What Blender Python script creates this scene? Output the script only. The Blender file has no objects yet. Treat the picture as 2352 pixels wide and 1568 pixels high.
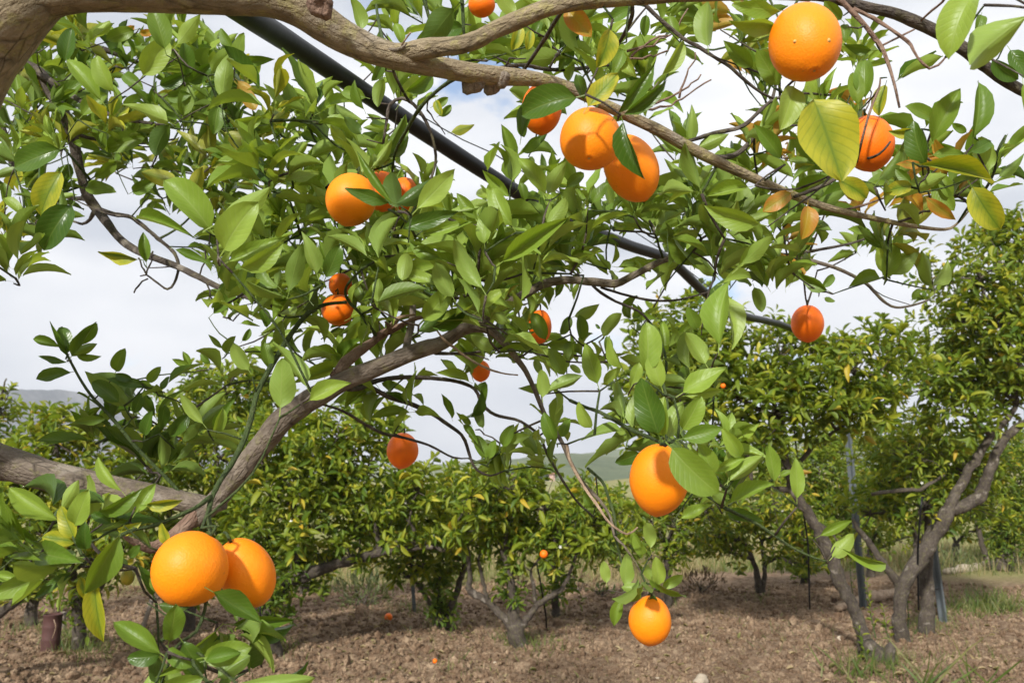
import bpy, math, random
import numpy as np
from mathutils import Vector, Matrix
sc = bpy.context.scene
COL = sc.collection
R = random.Random(11)
NR = np.random.RandomState(7)

# ------------------------------------------------------------------ camera, sky, sun, exposure
F = 1897.0                       # focal length in units of a 2352-wide picture
CAMZ = 1.5
PITCH = math.atan(319 / F)
cam = bpy.data.cameras.new('camera')
cam.sensor_width = 36.0
cam.lens = 36.0 * F / 2352.0
cam.clip_start = 0.02
cam.clip_end = 9000
cam.dof.use_dof = True
cam.dof.focus_distance = 1.35
cam.dof.aperture_fstop = 10.0
camo = bpy.data.objects.new('camera', cam)
COL.objects.link(camo)
camo.location = (0, 0, CAMZ)
camo.rotation_euler = (math.radians(90) + PITCH, 0, 0)
sc.camera = camo

SUN_EL, SUN_AZ = math.radians(29), math.radians(-20)   # sun stands behind the camera, a little to the left
SUN_STRENGTH = 3.8
w = bpy.data.worlds.new('World')
sc.world = w
w.use_nodes = True
nt = w.node_tree
for n in list(nt.nodes):
    nt.nodes.remove(n)
def N(t, kind, **kw):
    n = t.nodes.new(kind)
    for k, v in kw.items():
        if k.startswith('i_'):
            n.inputs[int(k[2:])].default_value = v
        else:
            setattr(n, k, v)
    return n
def ramp(t, stops, interp='LINEAR'):
    n = t.nodes.new('ShaderNodeValToRGB')
    cr = n.color_ramp
    cr.interpolation = interp
    while len(cr.elements) < len(stops):
        cr.elements.new(0.5)
    for e, (p, c) in zip(cr.elements, stops):
        e.position = p
        e.color = tuple(c) + (1,) if len(c) == 3 else c
    return n
L = nt.links.new
out = N(nt, 'ShaderNodeOutputWorld')
sky = N(nt, 'ShaderNodeTexSky', sky_type='NISHITA', sun_disc=False)
sky.sun_elevation = SUN_EL
sky.sun_rotation = math.radians(180) + SUN_AZ
sky.air_density = 1.0
sky.dust_density = 1.5
bg1 = N(nt, 'ShaderNodeBackground')
bg1.inputs[1].default_value = 0.15
L(sky.outputs[0], bg1.inputs[0])
tc = N(nt, 'ShaderNodeTexCoord')
mp = N(nt, 'ShaderNodeMapping')
mp.inputs['Scale'].default_value = (1, 1, 2.2)
mp.inputs['Location'].default_value = (5.03, 5.58, 8.47)
L(tc.outputs['Generated'], mp.inputs[0])
n1 = N(nt, 'ShaderNodeTexNoise')
n1.inputs['Scale'].default_value = 2.6
n1.inputs['Detail'].default_value = 9
n1.inputs['Roughness'].default_value = 0.55
n1.inputs['Distortion'].default_value = 0.25
L(mp.outputs[0], n1.inputs['Vector'])
cov = ramp(nt, [(0.33, (0, 0, 0)), (0.41, (1, 1, 1))], 'EASE')
L(n1.outputs[0], cov.inputs[0])
n2 = N(nt, 'ShaderNodeTexNoise')
n2.inputs['Scale'].default_value = 3.3
n2.inputs['Detail'].default_value = 5
n2.inputs['Roughness'].default_value = 0.42
mp2 = N(nt, 'ShaderNodeMapping')
mp2.inputs['Scale'].default_value = (1, 1, 2.6)
mp2.inputs['Location'].default_value = (4.56, 3.88, 6.48)
L(tc.outputs['Generated'], mp2.inputs[0])
L(mp2.outputs[0], n2.inputs['Vector'])
cc = ramp(nt, [(0.36, (0.47, 0.50, 0.555)), (0.44, (0.60, 0.62, 0.66)), (0.53, (0.71, 0.72, 0.745)), (0.64, (0.83, 0.83, 0.84))])
L(n2.outputs[0], cc.inputs[0])
bg2 = N(nt, 'ShaderNodeBackground')
bg2.inputs[1].default_value = 1.0
L(cc.outputs[0], bg2.inputs[0])
mxs = N(nt, 'ShaderNodeMixShader')
L(cov.outputs[0], mxs.inputs[0]); L(bg1.outputs[0], mxs.inputs[1]); L(bg2.outputs[0], mxs.inputs[2])
L(mxs.outputs[0], out.inputs['Surface'])

sl = bpy.data.lights.new('sun', 'SUN')
sl.energy = SUN_STRENGTH
sl.angle = math.radians(3.5)
sl.color = (1.0, 0.965, 0.91)
so = bpy.data.objects.new('sun', sl)
COL.objects.link(so)
# direction the light comes from
sd = Vector((math.sin(SUN_AZ) * math.cos(SUN_EL), -math.cos(SUN_AZ) * math.cos(SUN_EL), math.sin(SUN_EL)))
so.rotation_euler = sd.to_track_quat('Z', 'Y').to_euler()
so.location = sd * 30
vs = sc.view_settings
vs.view_transform = 'Standard'
vs.look = 'None'
vs.exposure = 0.52
vs.gamma = 1.0
vs.use_curve_mapping = False
sc.cycles.max_bounces = 7
sc.cycles.diffuse_bounces = 3
sc.cycles.transmission_bounces = 4
sc.cycles.glossy_bounces = 2
sc.cycles.volume_bounces = 0

# ------------------------------------------------------------------ coordinates read off the photograph
FW = np.array([0, math.cos(PITCH), math.sin(PITCH)])
UP = np.array([0, -math.sin(PITCH), math.cos(PITCH)])
RT = np.array([1.0, 0, 0])
CP = np.array([0, 0, CAMZ])
ZO = {0: (0, 0, 1), 1: (0, 0, .35), 2: (784, 0, .35), 3: (1568, 0, .35), 4: (0, 509.6, .35), 5: (784, 509.6, .35), 6: (1568, 509.6, .35),
      7: (0, 1019.2, .35), 8: (784, 1019.2, .35), 9: (1568, 1019.2, .35)}
def P(x, y, d):
    return CP + d * (FW + RT * ((x - 1176) / F) + UP * (-(y - 784) / F))
def ZP(z, x, y):
    ox, oy, s = ZO[z]
    return ox + x * s, oy + y * s
def GP(x, y):
    """the point of flat ground seen at (x, y)"""
    v = FW + RT * ((x - 1176) / F) + UP * (-(y - 784) / F)
    t = CAMZ / -v[2]
    return CP + v * t
def unit(v):
    v = np.asarray(v, float)
    return v / (np.linalg.norm(v, axis=-1, keepdims=True) + 1e-12)

# ------------------------------------------------------------------ helpers for objects
def origin(o):
    v = np.zeros(3)
    while o is not None:
        v += np.array(o.location)
        o = o.parent
    return v
def tag(o, label=None, cat=None, group=None, kind=None):
    if label: o['label'] = label
    if cat: o['category'] = cat
    if group: o['group'] = group
    if kind: o['kind'] = kind
    return o
def thing(name, loc, label, cat, group=None):
    o = bpy.data.objects.new(name, None)
    o.empty_display_size = 0.05
    COL.objects.link(o)
    o.location = tuple(loc)
    return tag(o, label, cat, group)
def mesh_raw(name, V, loops, sizes, mats=(), smooth=True, uv=None, attrs=None, midx=None):
    me = bpy.data.meshes.new(name)
    nv, nl, nf = len(V), len(loops), len(sizes)
    me.vertices.add(nv)
    me.vertices.foreach_set('co', np.asarray(V, np.float32).ravel())
    me.loops.add(nl)
    me.loops.foreach_set('vertex_index', np.asarray(loops, np.int32))
    me.polygons.add(nf)
    sizes = np.asarray(sizes, np.int32)
    starts = np.concatenate([[0], np.cumsum(sizes)[:-1]]).astype(np.int32)
    me.polygons.foreach_set('loop_start', starts)
    me.polygons.foreach_set('loop_total', sizes)
    if midx is not None:
        me.polygons.foreach_set('material_index', np.asarray(midx, np.int32))
    me.polygons.foreach_set('use_smooth', np.full(nf, bool(smooth)))
    for m in mats:
        me.materials.append(m)
    me.update(calc_edges=True)
    if uv is not None:
        ul = me.uv_layers.new(name='UVMap')
        ul.data.foreach_set('uv', np.asarray(uv, np.float32).ravel())
    for k, (dom, typ, arr) in (attrs or {}).items():
        a = me.attributes.new(k, typ, dom)
        a.data.foreach_set('vector' if typ == 'FLOAT_VECTOR' else 'value', np.asarray(arr, np.float32).ravel())
    me.validate()
    return me
def put(name, V, faces, mat, parent=None, smooth=True, attrs=None, uv=None):
    """one mesh object; V in world coordinates"""
    V = np.asarray(V, float)
    loc = np.zeros(3)
    if parent is None:
        loc = np.array([V[:, 0].mean(), V[:, 1].mean(), V[:, 2].min()])
    off = origin(parent) + loc
    loops = [i for f in faces for i in f]
    sizes = [len(f) for f in faces]
    me = mesh_raw(name, V - off, loops, sizes, [mat] if mat else [], smooth, uv, attrs)
    o = bpy.data.objects.new(name, me)
    COL.objects.link(o)
    o.location = tuple(loc)
    o.parent = parent
    return o
class Geo:
    def __init__(s): s.V = []; s.F = []; s.n = 0; s.A = []
    def add(s, V, Fc, A=None):
        V = np.asarray(V, float)
        s.V.append(V); s.F += [tuple(i + s.n for i in f) for f in Fc]; s.n += len(V)
        s.A.append(np.zeros((len(V), 3)) if A is None else A)
    def put(s, name, mat, parent=None, smooth=True):
        return put(name, np.concatenate(s.V), s.F, mat, parent, smooth, {'barkco': ('POINT', 'FLOAT_VECTOR', np.concatenate(s.A))})

def resample(pts, rad, step):
    pts = np.asarray(pts, float); rad = np.asarray(rad, float)
    if len(pts) == 2:
        n = max(2, int(np.linalg.norm(pts[1] - pts[0]) / step) + 1)
        t = np.linspace(0, 1, n)[:, None]
        return pts[0] * (1 - t) + pts[1] * t, rad[0] * (1 - t[:, 0]) + rad[1] * t[:, 0]
    Pp = np.vstack([2 * pts[0] - pts[1], pts, 2 * pts[-1] - pts[-2]])
    O, Q = [], []
    for i in range(len(pts) - 1):
        a, b, c, d = Pp[i:i + 4]
        n = max(1, int(np.ceil(np.linalg.norm(c - b) / step)))
        for k in range(n):
            t = k / n
            O.append(0.5 * ((2 * b) + (-a + c) * t + (2 * a - 5 * b + 4 * c - d) * t * t + (-a + 3 * b - 3 * c + d) * t ** 3))
            Q.append(rad[i] * (1 - t) + rad[i + 1] * t)
    O.append(pts[-1]); Q.append(rad[-1])
    return np.array(O), np.array(Q)
def tube(pts, rad, sides=8, step=0.05, rough=0.0, jit=0.0, cap=True, rng=NR):
    pts, rad = resample(pts, rad, step)
    n = len(pts)
    if jit:
        j = rng.normal(0, jit, (n, 3)); j[0] = 0
        pts = pts + j
    T = np.gradient(pts, axis=0)
    T = unit(T)
    u = np.cross(T[0], [0.3, 0.2, 1.0]); u = unit(u)
    th = np.arange(sides) * 2 * math.pi / sides
    V = np.zeros((n, sides, 3)); A = np.zeros((n, sides, 3))
    s = 0.0
    ph = rng.uniform(0, 6.28, 6)
    for i in range(n):
        if i:
            s += np.linalg.norm(pts[i] - pts[i - 1])
            u = unit(u - T[i] * np.dot(u, T[i]))
        v = np.cross(T[i], u)
        rr = rad[i] * np.ones(sides)
        if rough:
            k = s / max(rad.max(), .004)
            rr = rr * (1 + rough * (np.sin(th * 2 + ph[0] + k * .55) * .5 + np.sin(th * 3 + ph[1] - k * .9) * .35 + math.sin(k * 1.3 + ph[2]) * .35 + np.sin(th * 5 + k * 2.1 + ph[3]) * .22)
                       + rng.normal(0, rough * .15, sides))
        V[i] = pts[i] + rr[:, None] * (np.cos(th)[:, None] * u + np.sin(th)[:, None] * v)
        A[i, :, 0] = np.cos(th) * rad[i]; A[i, :, 1] = np.sin(th) * rad[i]; A[i, :, 2] = s * .62
    Fc = []
    for i in range(n - 1):
        a, b = i * sides, (i + 1) * sides
        for k in range(sides):
            k2 = (k + 1) % sides
            Fc.append((a + k, a + k2, b + k2, b + k))
    V = V.reshape(-1, 3); A = A.reshape(-1, 3)
    if cap:
        Fc.append(tuple(range(sides))[::-1])
        Fc.append(tuple((n - 1) * sides + k for k in range(sides)))
    return V, Fc, A

# ------------------------------------------------------------------ materials
def mat(name):
    m = bpy.data.materials.new(name)
    m.use_nodes = True
    t = m.node_tree
    b = t.nodes['Principled BSDF']
    return m, t, b, t.nodes['Material Output']
def noise(t, scale, detail=4, rough=.5, vec=None):
    n = N(t, 'ShaderNodeTexNoise')
    n.inputs['Scale'].default_value = scale
    n.inputs['Detail'].default_value = detail
    n.inputs['Roughness'].default_value = rough
    if vec is not None: t.links.new(vec, n.inputs['Vector'])
    return n.outputs[0]
def math_(t, op, a, b=None, c=None, clamp=False):
    n = N(t, 'ShaderNodeMath', operation=op)
    n.use_clamp = clamp
    for i, v in enumerate((a, b, c)):
        if v is None: continue
        if isinstance(v, (int, float)): n.inputs[i].default_value = v
        else: t.links.new(v, n.inputs[i])
    return n.outputs[0]
def mixc(t, f, a, b, mode='MIX'):
    n = N(t, 'ShaderNodeMix', data_type='RGBA', blend_type=mode)
    for i, v in ((0, f), (6, a), (7, b)):
        if isinstance(v, (int, float)): n.inputs[i].default_value = v
        elif isinstance(v, tuple): n.inputs[i].default_value = v + (1,) if len(v) == 3 else v
        else: t.links.new(v, n.inputs[i])
    return n.outputs[2]
def bump(t, b, h, strength, dist):
    n = N(t, 'ShaderNodeBump')
    n.inputs['Strength'].default_value = strength
    n.inputs['Distance'].default_value = dist
    t.links.new(h, n.inputs['Height'])
    t.links.new(n.outputs[0], b.inputs['Normal'])
def simple(name, col, rough=.6, var=.25, scale=20, bmp=.3, dist=.002, spec=.5, metal=0):
    m, t, b, o = mat(name)
    tcn = N(t, 'ShaderNodeTexCoord')
    f = noise(t, scale, 5, .6, tcn.outputs['Object'])
    c = mixc(t, f, tuple(x * (1 - var) for x in col), tuple(min(1, x * (1 + var)) for x in col))
    t.links.new(c, b.inputs['Base Color'])
    b.inputs['Roughness'].default_value = rough
    b.inputs['Metallic'].default_value = metal
    b.inputs['Specular IOR Level'].default_value = spec
    if bmp: bump(t, b, f, bmp, dist)
    return m

def bark(name, c_dark, c_mid, c_light, lichen=0.0, lcol=(.2, .19, .07), scale=1.0):
    m, t, b, o = mat(name)
    at = N(t, 'ShaderNodeAttribute', attribute_name='barkco')
    v = at.outputs['Vector']
    tcn = N(t, 'ShaderNodeTexCoord')
    f1 = noise(t, 60 * scale, 6, .62, v)
    f2 = noise(t, 9, 4, .55, tcn.outputs['Object'])
    f3 = noise(t, 240 * scale, 4, .6, v)
    rp = ramp(t, [(.28, c_dark), (.5, c_mid), (.68, c_light)])
    s = math_(t, 'ADD', math_(t, 'MULTIPLY', f1, .6), math_(t, 'MULTIPLY', f2, .4))
    t.links.new(s, rp.inputs[0])
    c = rp.outputs[0]
    if lichen:
        f4 = noise(t, 38, 6, .7, tcn.outputs['Object'])
        r4 = ramp(t, [(.52, (0, 0, 0)), (.62, (1, 1, 1))])
        t.links.new(f4, r4.inputs[0])
        c = mixc(t, math_(t, 'MULTIPLY', r4.outputs[0], lichen), c, lcol)
        f5 = noise(t, 14, 3, .5, tcn.outputs['Object'])
        r5 = ramp(t, [(.62, (0, 0, 0)), (.68, (1, 1, 1))])
        t.links.new(f5, r5.inputs[0])
        c = mixc(t, math_(t, 'MULTIPLY', r5.outputs[0], .5), c, (.34, .30, .25))
    c = mixc(t, math_(t, 'MULTIPLY', f3, .5), c, (.5, .5, .5), 'OVERLAY')
    vo = N(t, 'ShaderNodeTexVoronoi', feature='DISTANCE_TO_EDGE')
    vo.inputs['Scale'].default_value = 85 * scale
    wv = N(t, 'ShaderNodeVectorMath', operation='MULTIPLY')
    wv.inputs[1].default_value = (1, 1, .45)
    t.links.new(v, wv.inputs[0])
    t.links.new(wv.outputs[0], vo.inputs['Vector'])
    ck = ramp(t, [(0, (0, 0, 0)), (.12, (1, 1, 1))])
    t.links.new(vo.outputs['Distance'], ck.inputs[0])
    f6 = noise(t, 20, 3, .5, tcn.outputs['Object'])
    cf = math_(t, 'MULTIPLY', math_(t, 'SUBTRACT', 1, ck.outputs[0]), math_(t, 'MULTIPLY', math_(t, 'SUBTRACT', f6, .42, clamp=True), 3.2, clamp=True), clamp=True)
    c = mixc(t, cf, c, tuple(x * .45 for x in c_dark))
    t.links.new(c, b.inputs['Base Color'])
    b.inputs['Roughness'].default_value = .85
    b.inputs['Specular IOR Level'].default_value = .25
    h = math_(t, 'ADD', math_(t, 'MULTIPLY', f1, 1.0), math_(t, 'ADD', math_(t, 'MULTIPLY', f3, .35), math_(t, 'MULTIPLY', ck.outputs[0], .12)))
    bump(t, b, h, 1.0, .008)
    return m
M_BARK = bark('bark_grey_brown', (.08, .062, .046), (.18, .145, .112), (.31, .26, .205), .5)
M_BARKY = bark('bark_old_lichen', (.14, .11, .065), (.27, .215, .135), (.40, .33, .22), .8, (.33, .29, .12))
M_BARKD = bark('bark_dark', (.028, .023, .019), (.07, .057, .046), (.15, .12, .098), .25)
M_BARKR = bark('bark_dead_reddish', (.10, .06, .045), (.22, .14, .10), (.32, .23, .17), 0)
M_TWIGG = bark('bark_green_twig', (.035, .055, .02), (.075, .11, .035), (.14, .16, .07), 0, scale=2)
M_BARKT = bark('bark_orchard', (.038, .030, .024), (.082, .066, .053), (.16, .135, .11), .3)
M_DEAD = bark('bark_dead_pale', (.20, .13, .08), (.38, .27, .18), (.50, .40, .30), 0)

def leaf_mat(name, cols, vein=(.25, .32, .08), veink=.35, back=(.20, .29, .07), backk=.5, rough=.42, blotch=None, trans=.34, simple_=False):
    m, t, b, o = mat(name)
    oi = N(t, 'ShaderNodeObjectInfo')
    at = N(t, 'ShaderNodeAttribute', attribute_name='tint')
    tt = math_(t, 'FRACT', math_(t, 'ADD', at.outputs['Fac'], oi.outputs['Random']))
    n = len(cols)
    rp = ramp(t, [(i / (n - 1), c) for i, c in enumerate(cols)])
    t.links.new(tt, rp.inputs[0])
    c = rp.outputs[0]
    tcn = N(t, 'ShaderNodeTexCoord')
    uvn = N(t, 'ShaderNodeSeparateXYZ')
    t.links.new(tcn.outputs['UV'], uvn.inputs[0])
    mm = math_(t, 'ABSOLUTE', math_(t, 'SUBTRACT', math_(t, 'MULTIPLY', uvn.outputs[0], 2), 1))
    mid = math_(t, 'SUBTRACT', 1, math_(t, 'DIVIDE', mm, .09), clamp=True)
    if not simple_:
        sv = math_(t, 'FRACT', math_(t, 'SUBTRACT', math_(t, 'MULTIPLY', uvn.outputs[1], 9.0), math_(t, 'MULTIPLY', mm, 2.6)))
        sv = math_(t, 'ABSOLUTE', math_(t, 'SUBTRACT', sv, .5))
        sv = math_(t, 'SUBTRACT', 1, math_(t, 'DIVIDE', sv, .17), clamp=True)
        vn = math_(t, 'MAXIMUM', mid, math_(t, 'MULTIPLY', sv, .42))
        w4 = N(t, 'ShaderNodeTexNoise', noise_dimensions='4D')
        w4.inputs['Scale'].default_value = 3.2
        w4.inputs['Detail'].default_value = 5
        t.links.new(tcn.outputs['UV'], w4.inputs['Vector'])
        t.links.new(math_(t, 'MULTIPLY', tt, 40), w4.inputs['W'])
        c = mixc(t, math_(t, 'MULTIPLY', math_(t, 'SUBTRACT', w4.outputs[0], .25, clamp=True), .7), c, tuple(x * .55 for x in cols[0]))
        if blotch:
            g = math_(t, 'ADD', math_(t, 'MULTIPLY', mm, .45), math_(t, 'MULTIPLY', w4.outputs[0], .9))
            br = ramp(t, [(.45, (0, 0, 0)), (.8, (1, 1, 1))])
            t.links.new(g, br.inputs[0])
            c = mixc(t, br.outputs[0], c, blotch)
        c = mixc(t, math_(t, 'MULTIPLY', vn, veink), c, vein)
        h = math_(t, 'ADD', math_(t, 'MULTIPLY', vn, -.6), math_(t, 'MULTIPLY', w4.outputs[0], .6))
        bump(t, b, h, .45, .0012)
    geo = N(t, 'ShaderNodeNewGeometry')
    c = mixc(t, math_(t, 'MULTIPLY', geo.outputs['Backfacing'], backk), c, back)
    t.links.new(c, b.inputs['Base Color'])
    b.inputs['Roughness'].default_value = rough
    b.inputs['Specular IOR Level'].default_value = .36
    tr = N(t, 'ShaderNodeBsdfTranslucent')
    tcx = mixc(t, 1.0, c, (1.5, 1.35, .5), 'MULTIPLY')
    t.links.new(tcx, tr.inputs['Color'])
    mx = N(t, 'ShaderNodeMixShader')
    mx.inputs[0].default_value = trans
    t.links.new(b.outputs[0], mx.inputs[1]); t.links.new(tr.outputs[0], mx.inputs[2])
    t.links.new(mx.outputs[0], o.inputs['Surface'])
    return m
TONES = {
 'L': leaf_mat('leaf_light_green', [(.21, .33, .042), (.26, .38, .052), (.31, .42, .068)], vein=(.34, .42, .14), backk=.35, back=(.26,.36,.10)),
 'G': leaf_mat('leaf_mid_green', [(.11, .20, .02), (.145, .24, .026), (.19, .285, .034)]),
 'D': leaf_mat('leaf_dark_green', [(.055, .118, .014), (.075, .15, .017), (.10, .18, .022)], veink=.25, rough=.3, backk=.5, back=(.10, .16, .045)),
 'Y': leaf_mat('leaf_yellowing', [(.19, .28, .02), (.16, .25, .022), (.24, .29, .02)], vein=(.08, .16, .02), veink=.65, blotch=(.40, .40, .03), back=(.26, .28, .06)),
 'O': leaf_mat('leaf_turning_orange', [(.34, .27, .025), (.42, .27, .02), (.30, .28, .035)], vein=(.45, .36, .1), veink=.4, blotch=(.44, .20, .03), back=(.40, .30, .07)),
}
M_CROWN = leaf_mat('leaf_orchard', [(.10, .17, .015), (.15, .22, .017), (.19, .26, .018), (.23, .29, .02), (.28, .32, .024), (.31, .33, .028), (.20, .26, .018), (.13, .21, .016)], rough=.5, backk=.35, trans=.42, simple_=True)
M_CROWNY = leaf_mat('leaf_orchard_yellow', [(.42, .38, .03), (.40, .40, .04), (.46, .30, .025), (.34, .37, .03)], rough=.5, backk=.3, trans=.3, simple_=True)
M_CROWND = leaf_mat('leaf_orchard_deep', [(.06, .12, .013), (.085, .15, .015), (.12, .185, .017), (.17, .23, .018), (.075, .14, .013)], rough=.48, backk=.35, trans=.42, simple_=True)
M_SHRUB = leaf_mat('leaf_grey_shrub', [(.12, .145, .08), (.17, .19, .10), (.20, .21, .13)], rough=.7, backk=.3, simple_=True)
M_PETAL = simple('white_petal', (.8, .8, .74), .5, .05, 30, 0)

def orange_mat(name, a, b_, blemish=.0):
    m, t, b, o = mat(name)
    tcn = N(t, 'ShaderNodeTexCoord')
    f = noise(t, 14, 3, .5, tcn.outputs['Object'])
    rp = ramp(t, [(.3, a), (.7, b_)])
    t.links.new(f, rp.inputs[0])
    c = rp.outputs[0]
    gp_ = noise(t, 22, 4, .6, tcn.outputs['Object'])
    gr_ = ramp(t, [(.60, (0, 0, 0)), (.78, (1, 1, 1))])
    t.links.new(gp_, gr_.inputs[0])
    c = mixc(t, math_(t, 'MULTIPLY', gr_.outputs[0], .45), c, (.80, .36, .03))
    sp = noise(t, 160, 2, .5, tcn.outputs['Object'])
    sr = ramp(t, [(.69, (0, 0, 0)), (.74, (1, 1, 1))])
    t.links.new(sp, sr.inputs[0])
    c = mixc(t, math_(t, 'MULTIPLY', sr.outputs[0], .35), c, (.45, .17, .02))
    t.links.new(c, b.inputs['Base Color'])
    b.inputs['Roughness'].default_value = .5
    b.inputs['Specular IOR Level'].default_value = .32
    b.inputs['Subsurface Weight'].default_value = .12
    b.inputs['Subsurface Radius'].default_value = (.004, .0015, .0004)
    b.inputs['Subsurface Scale'].default_value = 1.0
    vo = N(t, 'ShaderNodeTexVoronoi', feature='SMOOTH_F1')
    vo.inputs['Scale'].default_value = 520
    t.links.new(tcn.outputs['Object'], vo.inputs['Vector'])
    h = math_(t, 'ADD', vo.outputs['Distance'], math_(t, 'MULTIPLY', noise(t, 60, 3, .5, tcn.outputs['Object']), 1.6))
    bump(t, b, h, .26, .0011)
    return m
M_OR = orange_mat('orange_peel', (.92, .225, .003), (.96, .27, .004))
M_ORR = orange_mat('orange_peel_deep', (.88, .15, .003), (.92, .18, .004))
M_ORG = orange_mat('green_orange_peel', (.20, .22, .02), (.36, .30, .03))
M_CALYX = simple('calyx_green', (.14, .17, .05), .6, .3, 200)
M_SCAR = simple('peel_scar', (.62, .36, .10), .7, .2, 300)
M_PIPE = simple('black_polythene', (.006, .006, .007), .42, .5, 25, .35, .003, spec=.25)
M_STEEL = simple('galvanised_post', (.13, .15, .16), .55, .3, 30, .3, .002, metal=.3)
M_WOODP = simple('weathered_post', (.24, .20, .16), .8, .4, 25, .6, .004)
M_RUST = simple('rusty_brown_tank', (.075, .03, .025), .75, .4, 14, .5, .004)
M_WIRE = simple('wire', (.05, .05, .05), .5, .2, 30, 0)
M_STONE = simple('pale_stone', (.42, .35, .26), .85, .25, 30, .8, .01)
# ------------------------------------------------------------------ ground, hills
def vnoise(x, y, seed):
    """smooth value noise on arrays"""
    xi = np.floor(x).astype(np.int64); yi = np.floor(y).astype(np.int64)
    fx = x - xi; fy = y - yi
    fx = fx * fx * (3 - 2 * fx); fy = fy * fy * (3 - 2 * fy)
    def h(a, b):
        n = (a * 374761393 + b * 668265263 + seed * 1442695041) & 0xffffffff
        n = ((n ^ (n >> 13)) * 1274126177) & 0xffffffff
        return ((n ^ (n >> 16)) & 0xffff) / 65535.0
    return (h(xi, yi) * (1 - fx) + h(xi + 1, yi) * fx) * (1 - fy) + (h(xi, yi + 1) * (1 - fx) + h(xi + 1, yi + 1) * fx) * fy
def gz(x, y):
    """height of the orchard ground"""
    x = np.asarray(x, float); y = np.asarray(y, float)
    r = np.hypot(x, y)
    k = np.clip((16 - r) / 4, 0, 1)
    z = (vnoise(x * .7, y * .9, 1) - .5) * .10 * np.clip((30 - r) / 20, 0, 1)
    cl = vnoise(x * 7, y * 7, 2) * .6 + vnoise(x * 14.3, y * 14.3, 3) * .5
    z += (np.clip(cl - .35, 0, 1) ** 1.4 * .085 + (vnoise(x * 33, y * 33, 4) - .5) * .02) * k
    z += np.clip(r - 17, 0, 140) * .0098 + (vnoise(x * .05, y * .05, 6) - .5) * .8 * np.clip((r - 25) / 60, 0, 1)
    return z
def build_ground():
    az = np.concatenate([np.linspace(-46, 46, 560), np.linspace(50, 310, 66)])
    rr = np.concatenate([np.geomspace(.05, 4.4, 22), np.arange(4.5, 9.5, .026), np.arange(9.5, 15, .055), np.geomspace(15.1, 4500, 80)])
    A, Rr = np.meshgrid(np.radians(az), rr)
    X = np.sin(A) * Rr; Y = np.cos(A) * Rr
    Z = gz(X, Y)
    Z = np.where(Rr > 170, 1.4 - (Rr - 170) * .004, Z)
    na, nr = len(az), len(rr)
    V = np.stack([X, Y, Z], -1).reshape(-1, 3)
    i, j = np.meshgrid(np.arange(nr - 1), np.arange(na), indexing='ij')
    j2 = (j + 1) % na
    q = np.stack([i * na + j, (i + 1) * na + j, (i + 1) * na + j2, i * na + j2], -1).reshape(-1, 4)[:, ::-1]
    m, t, b, o = mat('ploughed_soil')
    tcn = N(t, 'ShaderNodeTexCoord'); ob = tcn.outputs['Object']
    f1 = noise(t, 11, 7, .65, ob); f2 = noise(t, 60, 6, .7, ob); f3 = noise(t, 1.1, 3, .5, ob)
    r1 = ramp(t, [(.33, (.05, .029, .018)), (.44, (.155, .098, .061)), (.54, (.27, .188, .122)), (.67, (.47, .36, .24))])
    s = math_(t, 'ADD', math_(t, 'MULTIPLY', f1, .55), math_(t, 'MULTIPLY', f2, .45))
    t.links.new(s, r1.inputs[0])
    # straw litter
    mpn = N(t, 'ShaderNodeMapping'); mpn.inputs['Scale'].default_value = (1, .35, 1)
    mpn.inputs['Rotation'].default_value = (0, 0, .7)
    t.links.new(ob, mpn.inputs[0])
    st = noise(t, 45, 3, .8, mpn.outputs[0])
    sr = ramp(t, [(.56, (0, 0, 0)), (.64, (1, 1, 1))])
    t.links.new(st, sr.inputs[0])
    c = mixc(t, math_(t, 'MULTIPLY', sr.outputs[0], .5), r1.outputs[0], (.38, .30, .19))
    c = mixc(t, math_(t, 'MULTIPLY', f3, .35), c, (.13, .08, .05))
    # beyond the last row: dry yellow grassland
    ln = N(t, 'ShaderNodeVectorMath', operation='LENGTH'); t.links.new(ob, ln.inputs[0])
    sx_ = N(t, 'ShaderNodeSeparateXYZ'); t.links.new(ob, sx_.inputs[0])
    sft = math_(t, 'MULTIPLY', math_(t, 'SUBTRACT', sx_.outputs[0], 2, clamp=True), -2.2)
    far = math_(t, 'DIVIDE', math_(t, 'SUBTRACT', math_(t, 'ADD', math_(t, 'ADD', ln.outputs['Value'], sft), math_(t, 'MULTIPLY', f3, 2)), 13.2), 1.6, clamp=True)
    g1 = noise(t, .08, 5, .6, ob)
    gr = ramp(t, [(.35, (.13, .16, .045)), (.5, (.25, .24, .09)), (.65, (.37, .33, .16))])
    t.links.new(math_(t, 'ADD', math_(t, 'MULTIPLY', g1, .7), math_(t, 'MULTIPLY', f1, .3)), gr.inputs[0])
    c = mixc(t, far, c, gr.outputs[0])
    t.links.new(c, b.inputs['Base Color'])
    b.inputs['Roughness'].default_value = .95; b.inputs['Specular IOR Level'].default_value = .15
    bump(t, b, math_(t, 'ADD', f2, math_(t, 'MULTIPLY', f1, .8)), .8, .02)
    me = mesh_raw('ground', V, q.ravel(), np.full(len(q), 4), [m])
    o = bpy.data.objects.new('ground', me); COL.objects.link(o)
    tag(o, kind='structure')
build_ground()

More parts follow.
